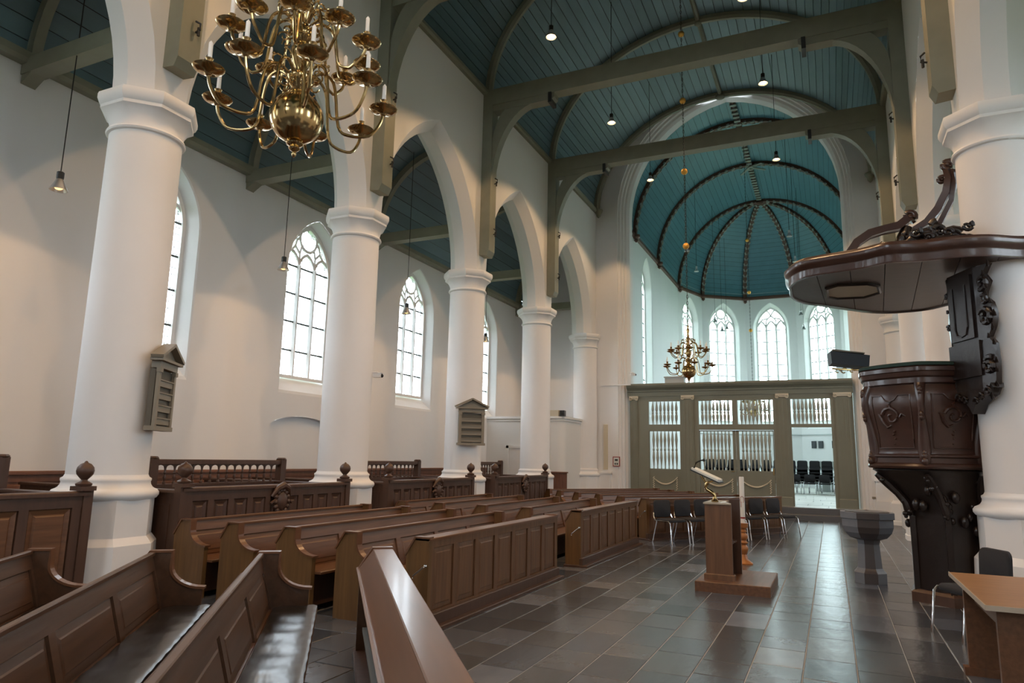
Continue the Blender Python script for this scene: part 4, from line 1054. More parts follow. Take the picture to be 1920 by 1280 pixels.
# ------------------------------------------------------------------ font
r = empty('baptismal_font', (.41, 11.15, 0), rad(22.5), label='octagonal grey stone baptismal font on a pedestal, left of the pulpit foot', cat='font')
def octl(prof, name, mt): 
    g = MB(); g.lathe(prof, n=8, a0=0, a1=2*PI); return g.build(name, mt, r)
octl([(.215, 0), (.215, .14), (.185, .17), (.165, .20)], 'foot', 'font_stone')
octl([(.165, .19), (.143, .52), (.165, .60)], 'pedestal', 'font_stone')
octl([(.16, .58), (.25, .61), (.315, .68), (.345, .76), (.345, .865), (.365, .87), (.365, .955), (.29, .955), (.27, .84), (.10, .80)], 'bowl', 'font_stone')
g = MB(); g.lathe([(.30, .957), (.30, .965), (.05, .975), (.01, .985)], n=8); g.build('lid', 'font_dark', r)
g = MB()                                                # facet towards the viewer in a darker colour
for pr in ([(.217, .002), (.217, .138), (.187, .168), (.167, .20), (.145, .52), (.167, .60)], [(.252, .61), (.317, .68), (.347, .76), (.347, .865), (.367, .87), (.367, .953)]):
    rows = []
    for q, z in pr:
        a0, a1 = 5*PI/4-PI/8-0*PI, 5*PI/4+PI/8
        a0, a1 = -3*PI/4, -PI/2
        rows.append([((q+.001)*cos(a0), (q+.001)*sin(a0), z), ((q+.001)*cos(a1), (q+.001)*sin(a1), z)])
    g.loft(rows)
g.build('dark_facet', 'font_dark', r)

# ------------------------------------------------------------------ table
r = empty('table', (1.45, 6.12, 0), 0, label='light brown wooden table with panel legs at the lower right edge', cat='table')
g = MB(); g.box(-.62, -.06, -.76, .74, .722, .75); g.build('table_top', 'desk_wood', r)
g = MB(); g.box(-.625, -.617, -.765, .745, .72, .752); g.box(-.625, -.055, -.768, -.76, .72, .752); g.build('edge_band', 'desk_edge', r)
for y in (-.66, .60):
    g = MB(); g.box(-.55, -.10, y, y+.05, .04, .722); g.box(-.585, -.08, y-.02, y+.07, 0, .06); g.build('panel_leg', 'oak', r)
g = MB(); g.box(-.48, -.44, -.62, .60, .55, .72); g.build('apron', 'oak', r)

# ------------------------------------------------------------------ pulpit
PC = (1.09, 10.2)
r = empty('pulpit', (PC[0], PC[1], 0), 0, label='carved dark wooden baroque pulpit tub on a heavy stem against the right column', cat='pulpit')
def hexr(r_, a, ph): q = ((a-ph+PI/6) % (PI/3))-PI/6; return r_*(cos(PI/6)/cos(q)*.55+.45)
PH = rad(-127)
def hexl(prof, name, mt, parent=None, n=72, ph=PH, cx=0, cy=0, smooth=True):
    g = MB(); g.lathe(prof, cx, cy, n, rf=lambda a, q, z: hexr(q, a, ph)); return g.build(name, mt, parent or r, smooth=smooth, ang=35)
tubp = [(.60, 1.60), (.655, 1.64), (.66, 1.70), (.64, 1.74), (.645, 1.80), (.655, 1.95), (.68, 2.10), (.715, 2.28), (.725, 2.40), (.71, 2.50), (.685, 2.57), (.675, 2.60)]
hexl(tubp, 'tub_body', 'pulpit_wood')
hexl([(.675, 2.58), (.71, 2.60), (.71, 2.66), (.735, 2.68), (.745, 2.73), (.76, 2.74), (.76, 2.785), (.74, 2.80), (.60, 2.80)], 'top_moulding', 'pulpit_wood')
hexl([(.735, 2.80), (.755, 2.805), (.755, 2.835), (.73, 2.85), (.62, 2.85), (.60, 2.80)], 'velvet_cushion', 'green_velvet')
hexl([(.55, 1.56), (.70, 1.575), (.715, 1.60), (.70, 1.625), (.665, 1.64), (.665, 1.70), (.69, 1.715), (.69, 1.735), (.655, 1.75)], 'bottom_moulding', 'pulpit_wood')
# raised panels, scrolls and corner ribs on the faces
def tub_r(z):
    for (ra, za_), (rb, zb_) in zip(tubp, tubp[1:]):
        if za_ <= z <= zb_: return ra+(rb-ra)*(z-za_)/(zb_-za_)
    return tubp[-1][0]
def on_tub(a, z, off=0.0): q = hexr(tub_r(z), a, PH)+off; return (q*cos(a), q*sin(a), z)
for k in range(6):
    am = PH+k*PI/3
    if -0.35 < math.sin(am-rad(-36)) and cos(am-rad(-36)) > .75: continue
    g = MB(); path = []
    w_ = .36
    for u, z in [(-w_, 1.82), (w_, 1.82), (w_, 2.46), (w_*.45, 2.46), (w_*.25, 2.40), (0, 2.38), (-w_*.25, 2.40), (-w_*.45, 2.46), (-w_, 2.46)]: path.append((u, z))
    dens = []
    for (u0, z0), (u1, z1) in zip(path, path[1:]+path[:1]):
        for i in range(6): dens.append((u0+(u1-u0)*i/6, z0+(z1-z0)*i/6))
    g.tube([on_tub(am+u, z, .004) for u, z in dens], .009, 6, True); f = g.build('panel_moulding', 'pulpit_wood', r, smooth=True)
    g = MB(); sp = []
    for i in range(30):
        t = i/29; a = 1.2+t*8.0; q = .015+.105*t; sp.append(on_tub(am+q*cos(a)/.7, 2.20+q*sin(a), .010))
    g.tube(sp, [.009+.012*(i/29) for i in range(30)], 6)
    g.tube([on_tub(am-.26, 2.24, .004), on_tub(am-.22, 2.22, .01), on_tub(am-.17, 2.13, .01), on_tub(am-.10, 2.07, .01), on_tub(am-.02, 2.09, .01)], [.008, .018, .022, .018, .012], 6)
    g.tube([on_tub(am+.02, 2.29, .006), on_tub(am-.02, 2.34, .012), on_tub(am+.03, 2.38, .008)], [.020, .018, .008], 6)
    g.tube([on_tub(am+.16, 2.19, .006), on_tub(am+.20, 2.23, .012), on_tub(am+.26, 2.20, .005)], [.016, .014, .006], 6)
    for i, z in enumerate((2.02, 1.98, 1.93, 1.87)): g.sphere(on_tub(am+.012*(-1)**i, z, .005), .016-.002*i, 8, 6)
    g.build('carved_scroll', 'pulpit_wood', f, smooth=True, kind='stuff')
for k in range(6):
    ac = PH+PI/6+k*PI/3
    g = MB(); rows = []
    for z in [1.62, 1.66, 1.72, 1.78, 1.9, 2.05, 2.2, 2.35, 2.48, 2.56, 2.60]:
        q = hexr(tub_r(min(max(z, 1.60), 2.6)), ac, PH); wv = .055+.015*sin((z-1.6)*7); b_ = .03+.02*abs(sin((z-1.6)*5.5))
        rows.append([(q*cos(ac)+s_*wv*-sin(ac)+b*cos(ac), q*sin(ac)+s_*wv*cos(ac)+b*sin(ac), z) for s_, b in ((-1, -.02), (-.8, b_*.6), (0, b_), (.8, b_*.6), (1, -.02))])
    g.loft(rows)
    e = g.build('corner_rib', 'pulpit_wood', r, smooth=True, ang=60)
    g = MB()
    for z, q_ in ((2.52, .035), (2.48, .03), (2.22, .028), (2.18, .03), (1.76, .03), (1.72, .035), (1.66, .04), (1.60, .035)):
        q = hexr(tub_r(z), ac, PH)+.03; g.sphere((q*cos(ac), q*sin(ac), z), q_, 8, 6, (1, 1, 1.3))
    g.build('carved_leaves', 'pulpit_wood', e, smooth=True)
# bowl under the tub and heavy stem
SC = (.17, -.05)
g = MB(); rows = []
for z, q, t in [(1.60, .64, 0), (1.55, .66, 0), (1.52, .62, .05), (1.47, .60, .1), (1.40, .54, .3), (1.33, .50, .5), (1.24, .45, .75), (1.14, .425, .9), (1.05, .42, 1), (.95, .415, 1), (.5, .41, 1), (.14, .42, 1)]:
    rows.append([(SC[0]*t+hexr(q, a, PH)*cos(a), SC[1]*t+hexr(q, a, PH)*sin(a), z) for a in [2*PI*i/72 for i in range(72)]])
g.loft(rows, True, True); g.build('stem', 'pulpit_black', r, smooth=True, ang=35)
g = MB()
rd = random.Random(4)
for k in range(6):                                       # carved acanthus brackets under the tub
    ac = PH+PI/6+k*PI/3
    pp = []
    for z, q in ((1.50, .64), (1.44, .60), (1.36, .55), (1.27, .50), (1.16, .46), (1.06, .46), (1.0, .47)):
        t = min(1, max(0, (1.5-z)/.4)); pp.append((SC[0]*t+hexr(q, ac, PH)*cos(ac), SC[1]*t+hexr(q, ac, PH)*sin(ac), z))
    g.tube(pp, [.03, .045, .05, .045, .05, .055, .03], 8)
    for p in pp[1:]:
        for _ in range(2): g.sphere((p[0]+rd.uniform(-.04, .04), p[1]+rd.uniform(-.04, .04), p[2]+rd.uniform(-.03, .03)), rd.uniform(.02, .035), 7, 5)
for k in range(14):
    a = PH+rd.uniform(-.9, 1.3); z = rd.uniform(.80, 1.35); q = .43+max(0, (z-1.1))*.35; t = min(1, max(0, (1.5-z)/.4))
    g.sphere((SC[0]*t+q*cos(a), SC[1]*t+q*sin(a), z), rd.uniform(.02, .05), 8, 6, (1, 1, 1.5))
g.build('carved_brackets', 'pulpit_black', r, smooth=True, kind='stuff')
g = MB()
for k in range(6):
    a = PH+PI/6+k*PI/3; q = .425; g.box(SC[0]+q*cos(a)-.03, SC[0]+q*cos(a)+.03, SC[1]+q*sin(a)-.03, SC[1]+q*sin(a)+.03, .13, 1.0)
g.build('stem_ribs', 'pulpit_black', r)
g = MB(); g.lathe([(.50, 0), (.50, .11), (.46, .14), (.42, .15)], SC[0], SC[1], 6, a0=PH+PI/6, a1=PH+PI/6+2*PI); g.build('stem_base', 'oak_dark', r)
# tall back panel between tub and sounding board
bd = Vector((2.0-PC[0], 9.54-PC[1])).normalized()       # towards the column
bx = empty('pulpit_back_panel', (1.52, 9.37, 0), rad(22), label='dark carved back panel joining the pulpit to its sounding board', cat='pulpit panel')
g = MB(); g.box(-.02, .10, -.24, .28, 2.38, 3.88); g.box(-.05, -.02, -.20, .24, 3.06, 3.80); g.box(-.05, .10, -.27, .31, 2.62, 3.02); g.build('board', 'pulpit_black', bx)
g = MB(); pp = [(-.055, u, z) for u, z in ((-.10, 3.7), (-.10, 3.2), (-.06, 3.12), (.02, 3.10), (.10, 3.12), (.14, 3.2), (.14, 3.7))]; g.tube(pp, .012, 6); g.build('inner_moulding', 'pulpit_black', bx)
for s_, o_ in ((-1, -.24), (1, .28)):
    g = MB(); zz = [2.38, 2.50, 2.66, 2.76, 2.96, 3.04, 3.14, 3.28, 3.42, 3.50, 3.56, 3.66, 3.76, 3.86]; ww = [.08, .18, .20, .21, .20, .12, .20, .25, .20, .10, .12, .20, .12, .22]
    if s_ > 0: ww = [w_*.35 for w_ in ww]
    g.loft([[(.08, o_, z), (-.03, o_, z), (.0, o_+s_*w_, z), (.06, o_+s_*w_, z)] for z, w_ in zip(zz, ww)], True, True)
    k_ = .35 if s_ > 0 else 1
    for c_, q, a_, tn, r0 in ((3.26, .11, .5, 1.2, .030), (3.66, .09, -1.0, -1.2, .028), (2.72, .10, 2.0, -1.2, .030), (3.46, .06, 1.0, 1.1, .022)):
        n_ = 14; pts = []
        for i in range(n_): t = i/(n_-1); a = a_+tn*2*PI*t; k = q*(1-.7*t)*k_; pts.append((-.02, o_+s_*.13*k_+k*cos(a), c_+k*sin(a)))
        g.tube(pts, r0*(.5 if s_ > 0 else 1), 6)
    for z, w_ in (zip(zz, ww) if s_ < 0 else ()): g.tube([(.03, o_+s_*(w_-.03), z-.02), (.0, o_+s_*(w_+.01), z), (-.02, o_+s_*(w_+.035), z+.035)], [.02, .018, .006], 6)
    g.build('carved_wing', 'pulpit_black', bx, smooth=True, ang=40, kind='stuff')
g = MB()
g.loft([[(-.04, u, 2.47), (.08, u, 2.47), (.08, u, z_), (-.06, u, z_)] for u, z_ in ((-.42, 2.52), (-.34, 2.40), (-.22, 2.36), (-.12, 2.30), (-.05, 2.20), (0, 2.28), (.1, 2.36), (.24, 2.40), (.32, 2.46))], True, True)
for u, z_ in ((-.36, 2.44), (-.24, 2.38), (-.14, 2.34), (.06, 2.36), (.18, 2.40)):
    g.tube([(-.06+.0*k, u+.05*cos(.7*k)*(1-k/12), z_+.05*sin(.7*k)*(1-k/12)) for k in range(9)], .018, 6)
g.build('carved_apron', 'pulpit_black', bx, smooth=True, ang=50, kind='stuff')
# sounding board
BZ = 3.90; BC = (1.05, 10.22)
sbd = empty('sounding_board', (BC[0], BC[1], BZ), 0, label='wide wavy edged wooden sounding board hanging above the pulpit', cat='sounding board')
raw = [(-.416, 9.75), (-.402, 9.467), (-.227, 9.099), (.064, 8.972), (.438, 8.858), (.705, 8.70), (1.043, 8.76), (1.411, 8.732), (1.72, 8.80), (2.02, 8.98), (2.35, 9.10), (2.66, 9.50), (2.42, 10.3), (2.44, 10.7), (2.25, 11.05), (1.95, 11.25), (1.70, 11.42), (1.428, 11.726), (1.086, 11.81), (.813, 11.766), (.531, 11.563), (.123, 11.10), (-.15, 10.80), (-.30, 10.62), (-.42, 10.20)]
raw = [(x-BC[0], y-BC[1]) for x, y in raw]
def smooth_loop(P_, k=4):
    out = []; n = len(P_)
    for i in range(n):
        p0, p1, p2, p3 = (Vector(P_[(i+j-1) % n]) for j in range(4))
        for t in [q/k for q in range(k)]:
            out.append(tuple(.5*((2*p1)+(p2-p0)*t+(2*p0-5*p1+4*p2-p3)*t*t+(3*p1-p0-3*p2+p3)*t**3)))
    return out
OL = smooth_loop(raw)
g = MB(); secs = [(.96, .03), (.965, .0), (.985, .0), (.99, .02), (.985, .09), (.99, .11), (1.012, .13), (1.02, .17), (1.02, .20), (1.0, .22), (.99, .25), (.95, .26), (.90, .28)]
g.loft([[(x*s_, y*s_, z) for x, y in OL] for s_, z in secs], True); g.build('rim_moulding', 'pulpit_wood', sbd, smooth=True, ang=45)
# underside boards running across, each its own
ang = rad(-3); ca, sa = cos(ang), sin(ang)
loc = [(x*ca+y*sa, -x*sa+y*ca) for x, y in [(x*.965, y*.965) for x, y in OL]]
umin, umax = min(p[0] for p in loc), max(p[0] for p in loc)
def vrange(u):
    vs = []
    for (u0, v0), (u1, v1) in zip(loc, loc[1:]+loc[:1]):
        if (u0-u)*(u1-u) <= 0 and abs(u1-u0) > 1e-9: vs.append(v0+(v1-v0)*(u-u0)/(u1-u0))
    return (min(vs), max(vs)) if len(vs) > 1 else None
hc, hw_, hh_ = (-.63, -.18), .33, .42      # opening (inlaid field)
nb_ = 8; du = (umax-umin)/nb_
for k in range(nb_):
    g = MB(); ua, ub = umin+du*k+.004, umin+du*(k+1)-.004; rows = []
    for i in range(7):
        u = ua+(ub-ua)*i/6; vr = vrange(min(max(u, umin+.01), umax-.01))
        if not vr: continue
        pts = [(u, vr[0]), (u, vr[1])]; rows.append([(a*ca-b*sa, a*sa+b*ca) for a, b in pts])
    g.loft([[(*p[0], .022), (*p[1], .022), (*p[1], .05), (*p[0], .05)] for p in rows], True, True); g.build('underside_board', 'sounding_board', sbd)
fr_ = [(-.99, -.43), (-.86, -.57), (-.52, -.52), (-.38, -.36), (-.34, .04), (-.52, .26), (-.86, .22), (-.99, .08)]
fr_ = [((x), (y)) for x, y in fr_]; cxm = sum(p[0] for p in fr_)/8; cym = sum(p[1] for p in fr_)/8
g = MB(); g.tube([(x, y, .012) for x, y in fr_], .028, 6, True); g.build('inlay_frame', 'pulpit_black', sbd, smooth=True)
g = MB(); g.prism([(cxm+(x-cxm)*.96, cym+(y-cym)*.96) for x, y in fr_], lambda a, b, t: (a, b, t), .008, .02); g.build('inlay_panel', 'cream_paint', sbd, label='inlaid field, its reflection painted pale')  # cream colour stands in for the bright reflection on the inlay
g = MB(); g.loft([[(x*s_, y*s_, z) for x, y in OL] for s_, z in ((.92, .27), (.6, .33), (.2, .36), (.02, .37))], True); g.build('top_boards', 'pulpit_wood', sbd, smooth=True)
# scroll arms rising to the column and carved centre
def W2(x, y, z): return (x-BC[0], y-BC[1], z-BZ)
def ribbon(pts, wd, th, mb):
    rows = []
    P_ = [Vector(p) for p in pts]
    for i, p in enumerate(P_):
        d = (P_[min(i+1, len(P_)-1)]-P_[max(i-1, 0)]).normalized(); sd = d.cross(Vector((0, 0, 1))).normalized(); u = sd.cross(d)
        w_ = wd; t_ = th[i] if isinstance(th, list) else th
        rows.append([p-sd*w_-u*t_, p-sd*w_*.5-u*t_*.8, p+sd*w_*.5-u*t_*.8, p+sd*w_-u*t_, p+sd*w_+u*t_, p+sd*w_*.5+u*t_*.75, p-sd*w_*.5+u*t_*.75, p-sd*w_+u*t_])
    mb.loft(rows, True, True)
def cscroll(mb, c, q, a0, turns, r0, ax=(1, 0, 0), ay=(0, 0, 1)):
    ax = Vector(ax); ay = Vector(ay); n = 16; pts = []
    for i in range(n): t = i/(n-1); a = a0+turns*2*PI*t; k = q*(1-.72*t); pts.append(Vector(c)+ax*k*cos(a)+ay*k*sin(a))
    mb.tube(pts, [r0*(1-.45*i/(n-1)) for i in range(n)], 8); mb.sphere(tuple(pts[-1]), r0*.9, 8, 6)
g = MB()
ribbon([W2(.30, 9.75, 4.16), W2(.33, 9.76, 4.32), W2(.44, 9.78, 4.48), W2(.60, 9.80, 4.59), W2(.78, 9.83, 4.64), W2(.94, 9.86, 4.67), W2(1.06, 9.87, 4.76)], .08, [.045, .05, .05, .05, .045, .05, .05], g)
cscroll(g, W2(1.08, 9.87, 4.80), .075, -1.4, 1.1, .045); g.build('scroll_arm', 'pulpit_wood', sbd, smooth=True, ang=50)
g = MB()
ribbon([W2(1.12, 9.88, 4.60), W2(1.27, 9.87, 4.68), W2(1.40, 9.86, 4.84), W2(1.50, 9.85, 5.04), W2(1.55, 9.84, 5.22), W2(1.56, 9.83, 5.34)], .08, [.035, .045, .045, .04, .035, .035], g)
ribbon([W2(1.02, 9.90, 4.28), W2(1.20, 9.88, 4.42), W2(1.41, 9.87, 4.66), W2(1.55, 9.86, 4.93), W2(1.60, 9.85, 5.18), W2(1.61, 9.84, 5.34)], .06, [.04, .03, .03, .028, .03, .03], g)
cscroll(g, W2(1.545, 9.84, 5.40), .07, 0.2, 1.2, .045); cscroll(g, W2(1.47, 9.84, 5.22), .05, 1.0, 1.0, .03)
g.build('scroll_arm', 'pulpit_wood', sbd, smooth=True, ang=50)
g = MB()
g.tube([W2(.92, 9.87, 4.16), W2(.96, 9.87, 4.34), W2(1.00, 9.87, 4.52), W2(1.05, 9.87, 4.66)], [.13, .11, .085, .06], 10)
for c_, q, a_, tn, r0 in (((1.20, 9.20, 4.26), .12, 2.6, -1.2, .055), ((1.42, 9.15, 4.26), .10, .4, 1.2, .05), ((1.05, 9.25, 4.24), .09, .6, 1.1, .045), ((.86, 9.35, 4.20), .07, 2.2, -1.1, .035), ((1.58, 9.22, 4.22), .06, .3, 1.1, .03), ((1.28, 9.18, 4.40), .08, 1.6, 1.1, .045), ((1.02, 9.60, 4.42), .08, 1.8, 1.0, .035)):
    cscroll(g, W2(*c_), q, a_, tn, r0)
g.tube([W2(.70, 9.3, 4.18), W2(.9, 9.2, 4.24), W2(1.15, 9.12, 4.20), W2(1.4, 9.1, 4.24), W2(1.66, 9.16, 4.18)], [.02, .05, .06, .05, .02], 8)
for k in range(10): cscroll(g, W2(.98+.065*k, 9.08+.04*(k % 3), 4.20+.05*((k*3) % 4)), .06+.012*(k % 3), .8*k, (-1)**k*1.1, .026)
g.build('carved_cresting', 'pulpit_black', sbd, smooth=True, ang=50, kind='stuff')
# Bible on a brass arm at the left of the tub
bb = empty('pulpit_bible', (.27, 10.55, 3.02), rad(8), label='thick dark closed book on the pulpit reading rest', cat='book')
g = MB(); g.loft([[(-.22, y, -.04), (.24, y, -.10), (.26, y, .06), (-.23, y, .13)] for y in (-.16, .16)], True, True); g.build('cover', 'book_cover', bb)
g = MB(); g.loft([[(-.20, y, .135), (.20, y, .085), (.20, y, .10), (-.20, y, .16)] for y in (-.15, .15)], True, True); g.build('loose_papers', 'hymn_paint', bb)
rs = empty('reading_rest', (.27, 10.5, 2.9), 0, label='small scrolled brass reading rest fixed to the pulpit rim', cat='book rest')
g = MB()
for cx_, q_ in ((-.13, .035), (-.05, .05), (.05, .035)):
    g.tube([(cx_+q_*cos(t)*(1-t/9), 0, -.02+q_*sin(t)*(1-t/9)) for t in [k*.5 for k in range(12)]], .008, 6)
g.tube([(-.2, 0, .02), (0, 0, 0), (.15, -.02, -.01), (.24, -.08, -.04), (.28, -.12, -.07)], .014, 8); g.build('scrolled_arm', 'brass', rs, smooth=True)

# ------------------------------------------------------------------ hymn boards, cameras, notices
def hymn(loc, rz, label):
    r = empty('hymn_board', loc, rz, label=label, cat='hymn board', group='grey brown hymn boards')
    g = MB(); g.box(-.31, .31, -.05, .06, 0, .05); g.build('base_shelf', 'hymn_paint', r)
    g = MB(); g.box(-.28, .28, .0, .06, .05, .70); g.build('back_board', 'hymn_shade', r)
    for s_ in (-1, 1):
        g = MB(); g.box(s_*.255-.03, s_*.255+.03, -.045, -.01, .05, .66); g.box(s_*.255-.04, s_*.255+.04, -.06, -.01, .66, .71); g.build('pilaster', 'hymn_paint', r)
    for k in range(4):
        g = MB(); z = .07+.145*k; g.box(-.225, .225, -.030, .0, z, z+.070); g.box(-.225, .225, -.044, .0, z+.066, z+.080); g.build('number_slat', 'hymn_paint', r)
    g = MB(); g.box(-.29, .29, -.05, .05, .71, .79); g.box(-.35, .35, -.09, .05, .79, .82); g.build('entablature', 'hymn_paint', r)
    g = MB(); g.prism([(-.34, .82), (.34, .82), (0, .985)], lambda a, b, t: (a, t, b), -.02, .05)
    for s_ in (-1, 1): g.beam((s_*.37, -.03, .835), (0, -.03, 1.01), .14, .035)
    g.build('pediment', 'hymn_paint', r)
    return r
h = hymn((-7.13, 13.30, 1.86), rad(-16)+0*PI, 'grey hymn board with pediment, seen square on, on the third column')
h.rotation_euler = (0, 0, rad(40)); h.location = (-7.14, 13.39, 1.86)
h1 = dup(h, (-7.10, 5.60, 1.83), rad(123), label='grey hymn board with pediment, seen from its side, on the big left column')
def wallcam(loc, rz, label):
    r = empty('wall_camera', loc, rz, label=label, cat='security camera')
    g = MB(); g.box(-.015, .0, -.03, .03, -.03, .03); g.tube([(0, 0, 0), (.10, 0, .01), (.13, 0, 0), (.13, 0, -.03)], .012, 8); g.build('bracket', 'camera_white', r, smooth=True)
    g = MB(); g.box(.04, .19, -.035, .035, -.09, -.02); g.box(.03, .21, -.042, .042, -.02, -.012); g.build('housing', 'camera_white', r)
    g = MB(); g.sphere((.19, 0, -.06), .032, 12, 8); g.build('lens', 'lens_black', r, smooth=True)
wallcam((-7.19, 9.76, 3.02), rad(10), 'small white wall camera on the second column from the left')
wallcam((-6.02, 22.52, 4.50), rad(0), 'small white wall camera at the left jamb above the choir screen')
r = empty('framed_notice', (-6.465, YE-.02, 1.56), 0, label='small dark framed paper on the wall left of the choir screen', cat='frame')
g = MB(); g.box(-.12, .12, -.012, .012, -.16, .16); g.build('frame', 'red_paint', r); g = MB(); g.box(-.095, .095, -.016, -.010, -.135, .135); g.build('sheet', 'paper', r)
g = MB(); g.box(-.06, -.01, -.018, -.015, -.10, -.05); g.box(.01, .06, -.018, -.015, -.10, -.05); g.box(-.05, .05, -.018, -.015, .02, .08); g.build('printed_marks', 'picture_dark', r)
g = MB(); g.cbox(-6.90, -6.76, YE-.05, YE, 1.29, 2.78, .01); tag(g.build('wall_strip', 'cream_paint'), 'tall narrow cream board fixed to the wall left of the choir screen', 'board')
r = empty('wall_socket', (1.09, YE-.01, .67), 0, label='pair of small sockets low on the wall behind the font', cat='socket')
g = MB(); g.box(-.10, -.01, -.02, .01, 0, .06); g.box(.02, .11, -.02, .01, -.05, .03); g.build('plates', 'hymn_paint', r)
g = MB(); g.cbox(1.62, 1.95, 20.9, 21.5, 0, 1.15, .02); g.box(1.66, 1.91, 20.885, 20.9, .1, 1.05); tag(g.build('wall_cabinet', 'white_paint'), 'narrow white cabinet against the wall, right of the font', 'cabinet')
for i, (x_, nm) in enumerate(((-.80, 'left'), (-.46, 'right'), (.20, 'far right'))):
    r = empty('wall_picture', (x_-.02, 41.18-(x_+1.41)*.7227-.03, 2.64), rad(-36), label='small dark portrait print on the apse wall, %s of the group' % nm, cat='picture')
    g = MB(); g.box(-.14, .14, -.015, .02, -.19, .19); g.build('mount', 'lens_black', r); g = MB(); g.box(-.13, .13, -.018, -.014, -.18, .18); g.build('print', 'picture_dark', r)
g = MB(); g.box(-.75, 1.0, 36.0, 36.6, .35, 1.75); tag(g.build('low_cupboard', 'grey_paint'), 'grey cupboard behind the stacked chairs in the chancel', 'cupboard')

# ------------------------------------------------------------------ chandeliers
def chandelier(root, lowN=9, upN=10, ph1=0.0, ph2=rad(18)):
    """local z=0 is the ball centre"""
    g = MB(); g.sphere((0, 0, 0), .155, 32, 20, (1, 1, 1.0)); g.build('ball', 'brass', root, smooth=True)
    g = MB(); g.lathe([(.005, -.245), (.012, -.235), (.016, -.22), (.010, -.212), (.028, -.20), (.034, -.19), (.022, -.182), (.045, -.17), (.05, -.16), (.03, -.148), (.05, -.14)], n=20); g.build('finial', 'brass', root, smooth=True, ang=60)
    pr = [(.05, .145), (.06, .16), (.035, .175), (.05, .20), (.075, .22), (.08, .25), (.04, .27), (.028, .30), (.045, .33), (.062, .38), (.066, .43), (.05, .47), (.03, .49), (.05, .51), (.065, .53), (.065, .56), (.035, .58), (.025, .62), (.04, .66), (.052, .70), (.045, .74), (.022, .77), (.032, .79), (.032, .81), (.018, .83), (.026, .87), (.036, .91), (.030, .95), (.014, .97), (.018, .99), (.022, 1.02), (.012, 1.04), (.008, 1.08)]
    g = MB(); g.lathe(pr, n=20); g.build('baluster_stem', 'brass', root, smooth=True, ang=60)
    def arm(a, R_, z0, zp, drop, hub):
        A = MB(); pts = []
        key = [(hub, z0), (hub+.06, z0+.045), (hub+.12, z0+.02), (hub+.15, z0-.06), (hub+.18, zp-drop*.75), (hub+.24, zp-drop), (R_-.08, zp-drop*.92), (R_-.02, zp-drop*.5), (R_, zp-.02)]
        # smooth
        for i in range(len(key)-1):
            p0, p1, p2, p3 = (Vector(key[max(0, min(len(key)-1, i+j-1))]) for j in range(4))
            for t in (0, .25, .5, .75):
                v = .5*((2*p1)+(p2-p0)*t+(2*p0-5*p1+4*p2-p3)*t*t+(3*p1-p0-3*p2+p3)*t**3); pts.append((v.x, 0, v.y))
        pts.append((R_, 0, zp-.02)); A.tube(pts, .0095, 8, flat=(0, 1, 0))
        A.tube([(hub+.07+.035*cos(t)*(1-t/12), 0, z0+.075+.035*sin(t)*(1-t/12)) for t in [-1.5+k*.55 for k in range(12)]], .0055, 6, flat=(0, 1, 0))
        A.tube([(hub+.03+.026*cos(t), 0, z0-.055+.026*sin(t)) for t in [1.2+k*.55 for k in range(10)]], .005, 6, flat=(0, 1, 0))
        A.sphere((hub+.10, 0, z0+.10), .010, 6, 5)
        o = A.build('arm', 'brass', root, smooth=True); o.rotation_euler = (0, 0, a)
        P_ = MB(); P_.lathe([(.008, zp-.035), (.018, zp-.025), (.022, zp-.015), (.055, zp-.010), (.078, zp+.002), (.086, zp+.012), (.082, zp+.016), (.06, zp+.006), (.012, zp+.004)], R_, 0, 20); p = P_.build('drip_pan', 'brass', o, smooth=True, ang=60)
        P_ = MB(); P_.lathe([(.010, zp), (.018, zp+.01), (.012, zp+.02), (.017, zp+.04), (.024, zp+.05), (.016, zp+.058), (.022, zp+.07), (.012, zp+.075)], R_, 0, 12); P_.build('socket', 'brass', o, smooth=True, ang=60)
        P_ = MB(); P_.lathe([(.0125, zp+.06), (.0115, zp+.165), (.004, zp+.175), (.001, zp+.18)], R_, 0, 10); P_.build('candle', 'candle_wax', o, smooth=True)
    for k in range(lowN): arm(ph1+2*PI*k/lowN, .50, .26, .125, .19, .06)
    for k in range(upN): arm(ph2+2*PI*k/upN, .40, .60, .46, .15, .05)
    g = MB()
    for k in range(10):                                  # little ornament scrolls between the tiers
        a = 2*PI*k/10+.2
        for z0, q0 in ((.50, .07), (.70, .06)):
            pts = []
            for i in range(14): t = i*.5; q = .036*(1-t/9); pts.append(((q0+.035+q*cos(t))*cos(a), (q0+.035+q*cos(t))*sin(a), z0+q*sin(t)))
            g.tube(pts, .005, 5)
    g.build('ornament_scrolls', 'brass', root, smooth=True, kind='stuff')
def chain(root, z0, z1, ballz):
    g = MB(); z = z0; k = 0
    while z < z1-.05:
        L = .09; q = .016; pts = [((q*cos(t), 0) if k % 2 == 0 else (0, q*cos(t))) + (z+L/2+(L/2)*sin(t),) for t in [2*PI*i/8 for i in range(8)]]
        g.tube(pts, .006, 5, True); z += L*.82; k += 1
    g.build('chain', 'chain_iron', root, kind='stuff')
    for bz in ballz: g = MB(); g.sphere((0, 0, bz), .075, 14, 10); g.build('gilt_ball', 'gold_ball', root, smooth=True)
ch = empty('chandelier', (XC, 2.89, 3.555), 0, label='large brass candle chandelier hanging close to the viewer at the upper left', cat='chandelier', group='brass chandeliers')
chandelier(ch)
ch2 = dup(ch, (XC, 15.35, 3.575), rad(14), label='small looking brass chandelier hanging before the chancel arch')
ch3 = dup(ch, (XC, 29.5, 3.60), rad(5), label='brass chandelier inside the chancel, seen through the upper balusters')
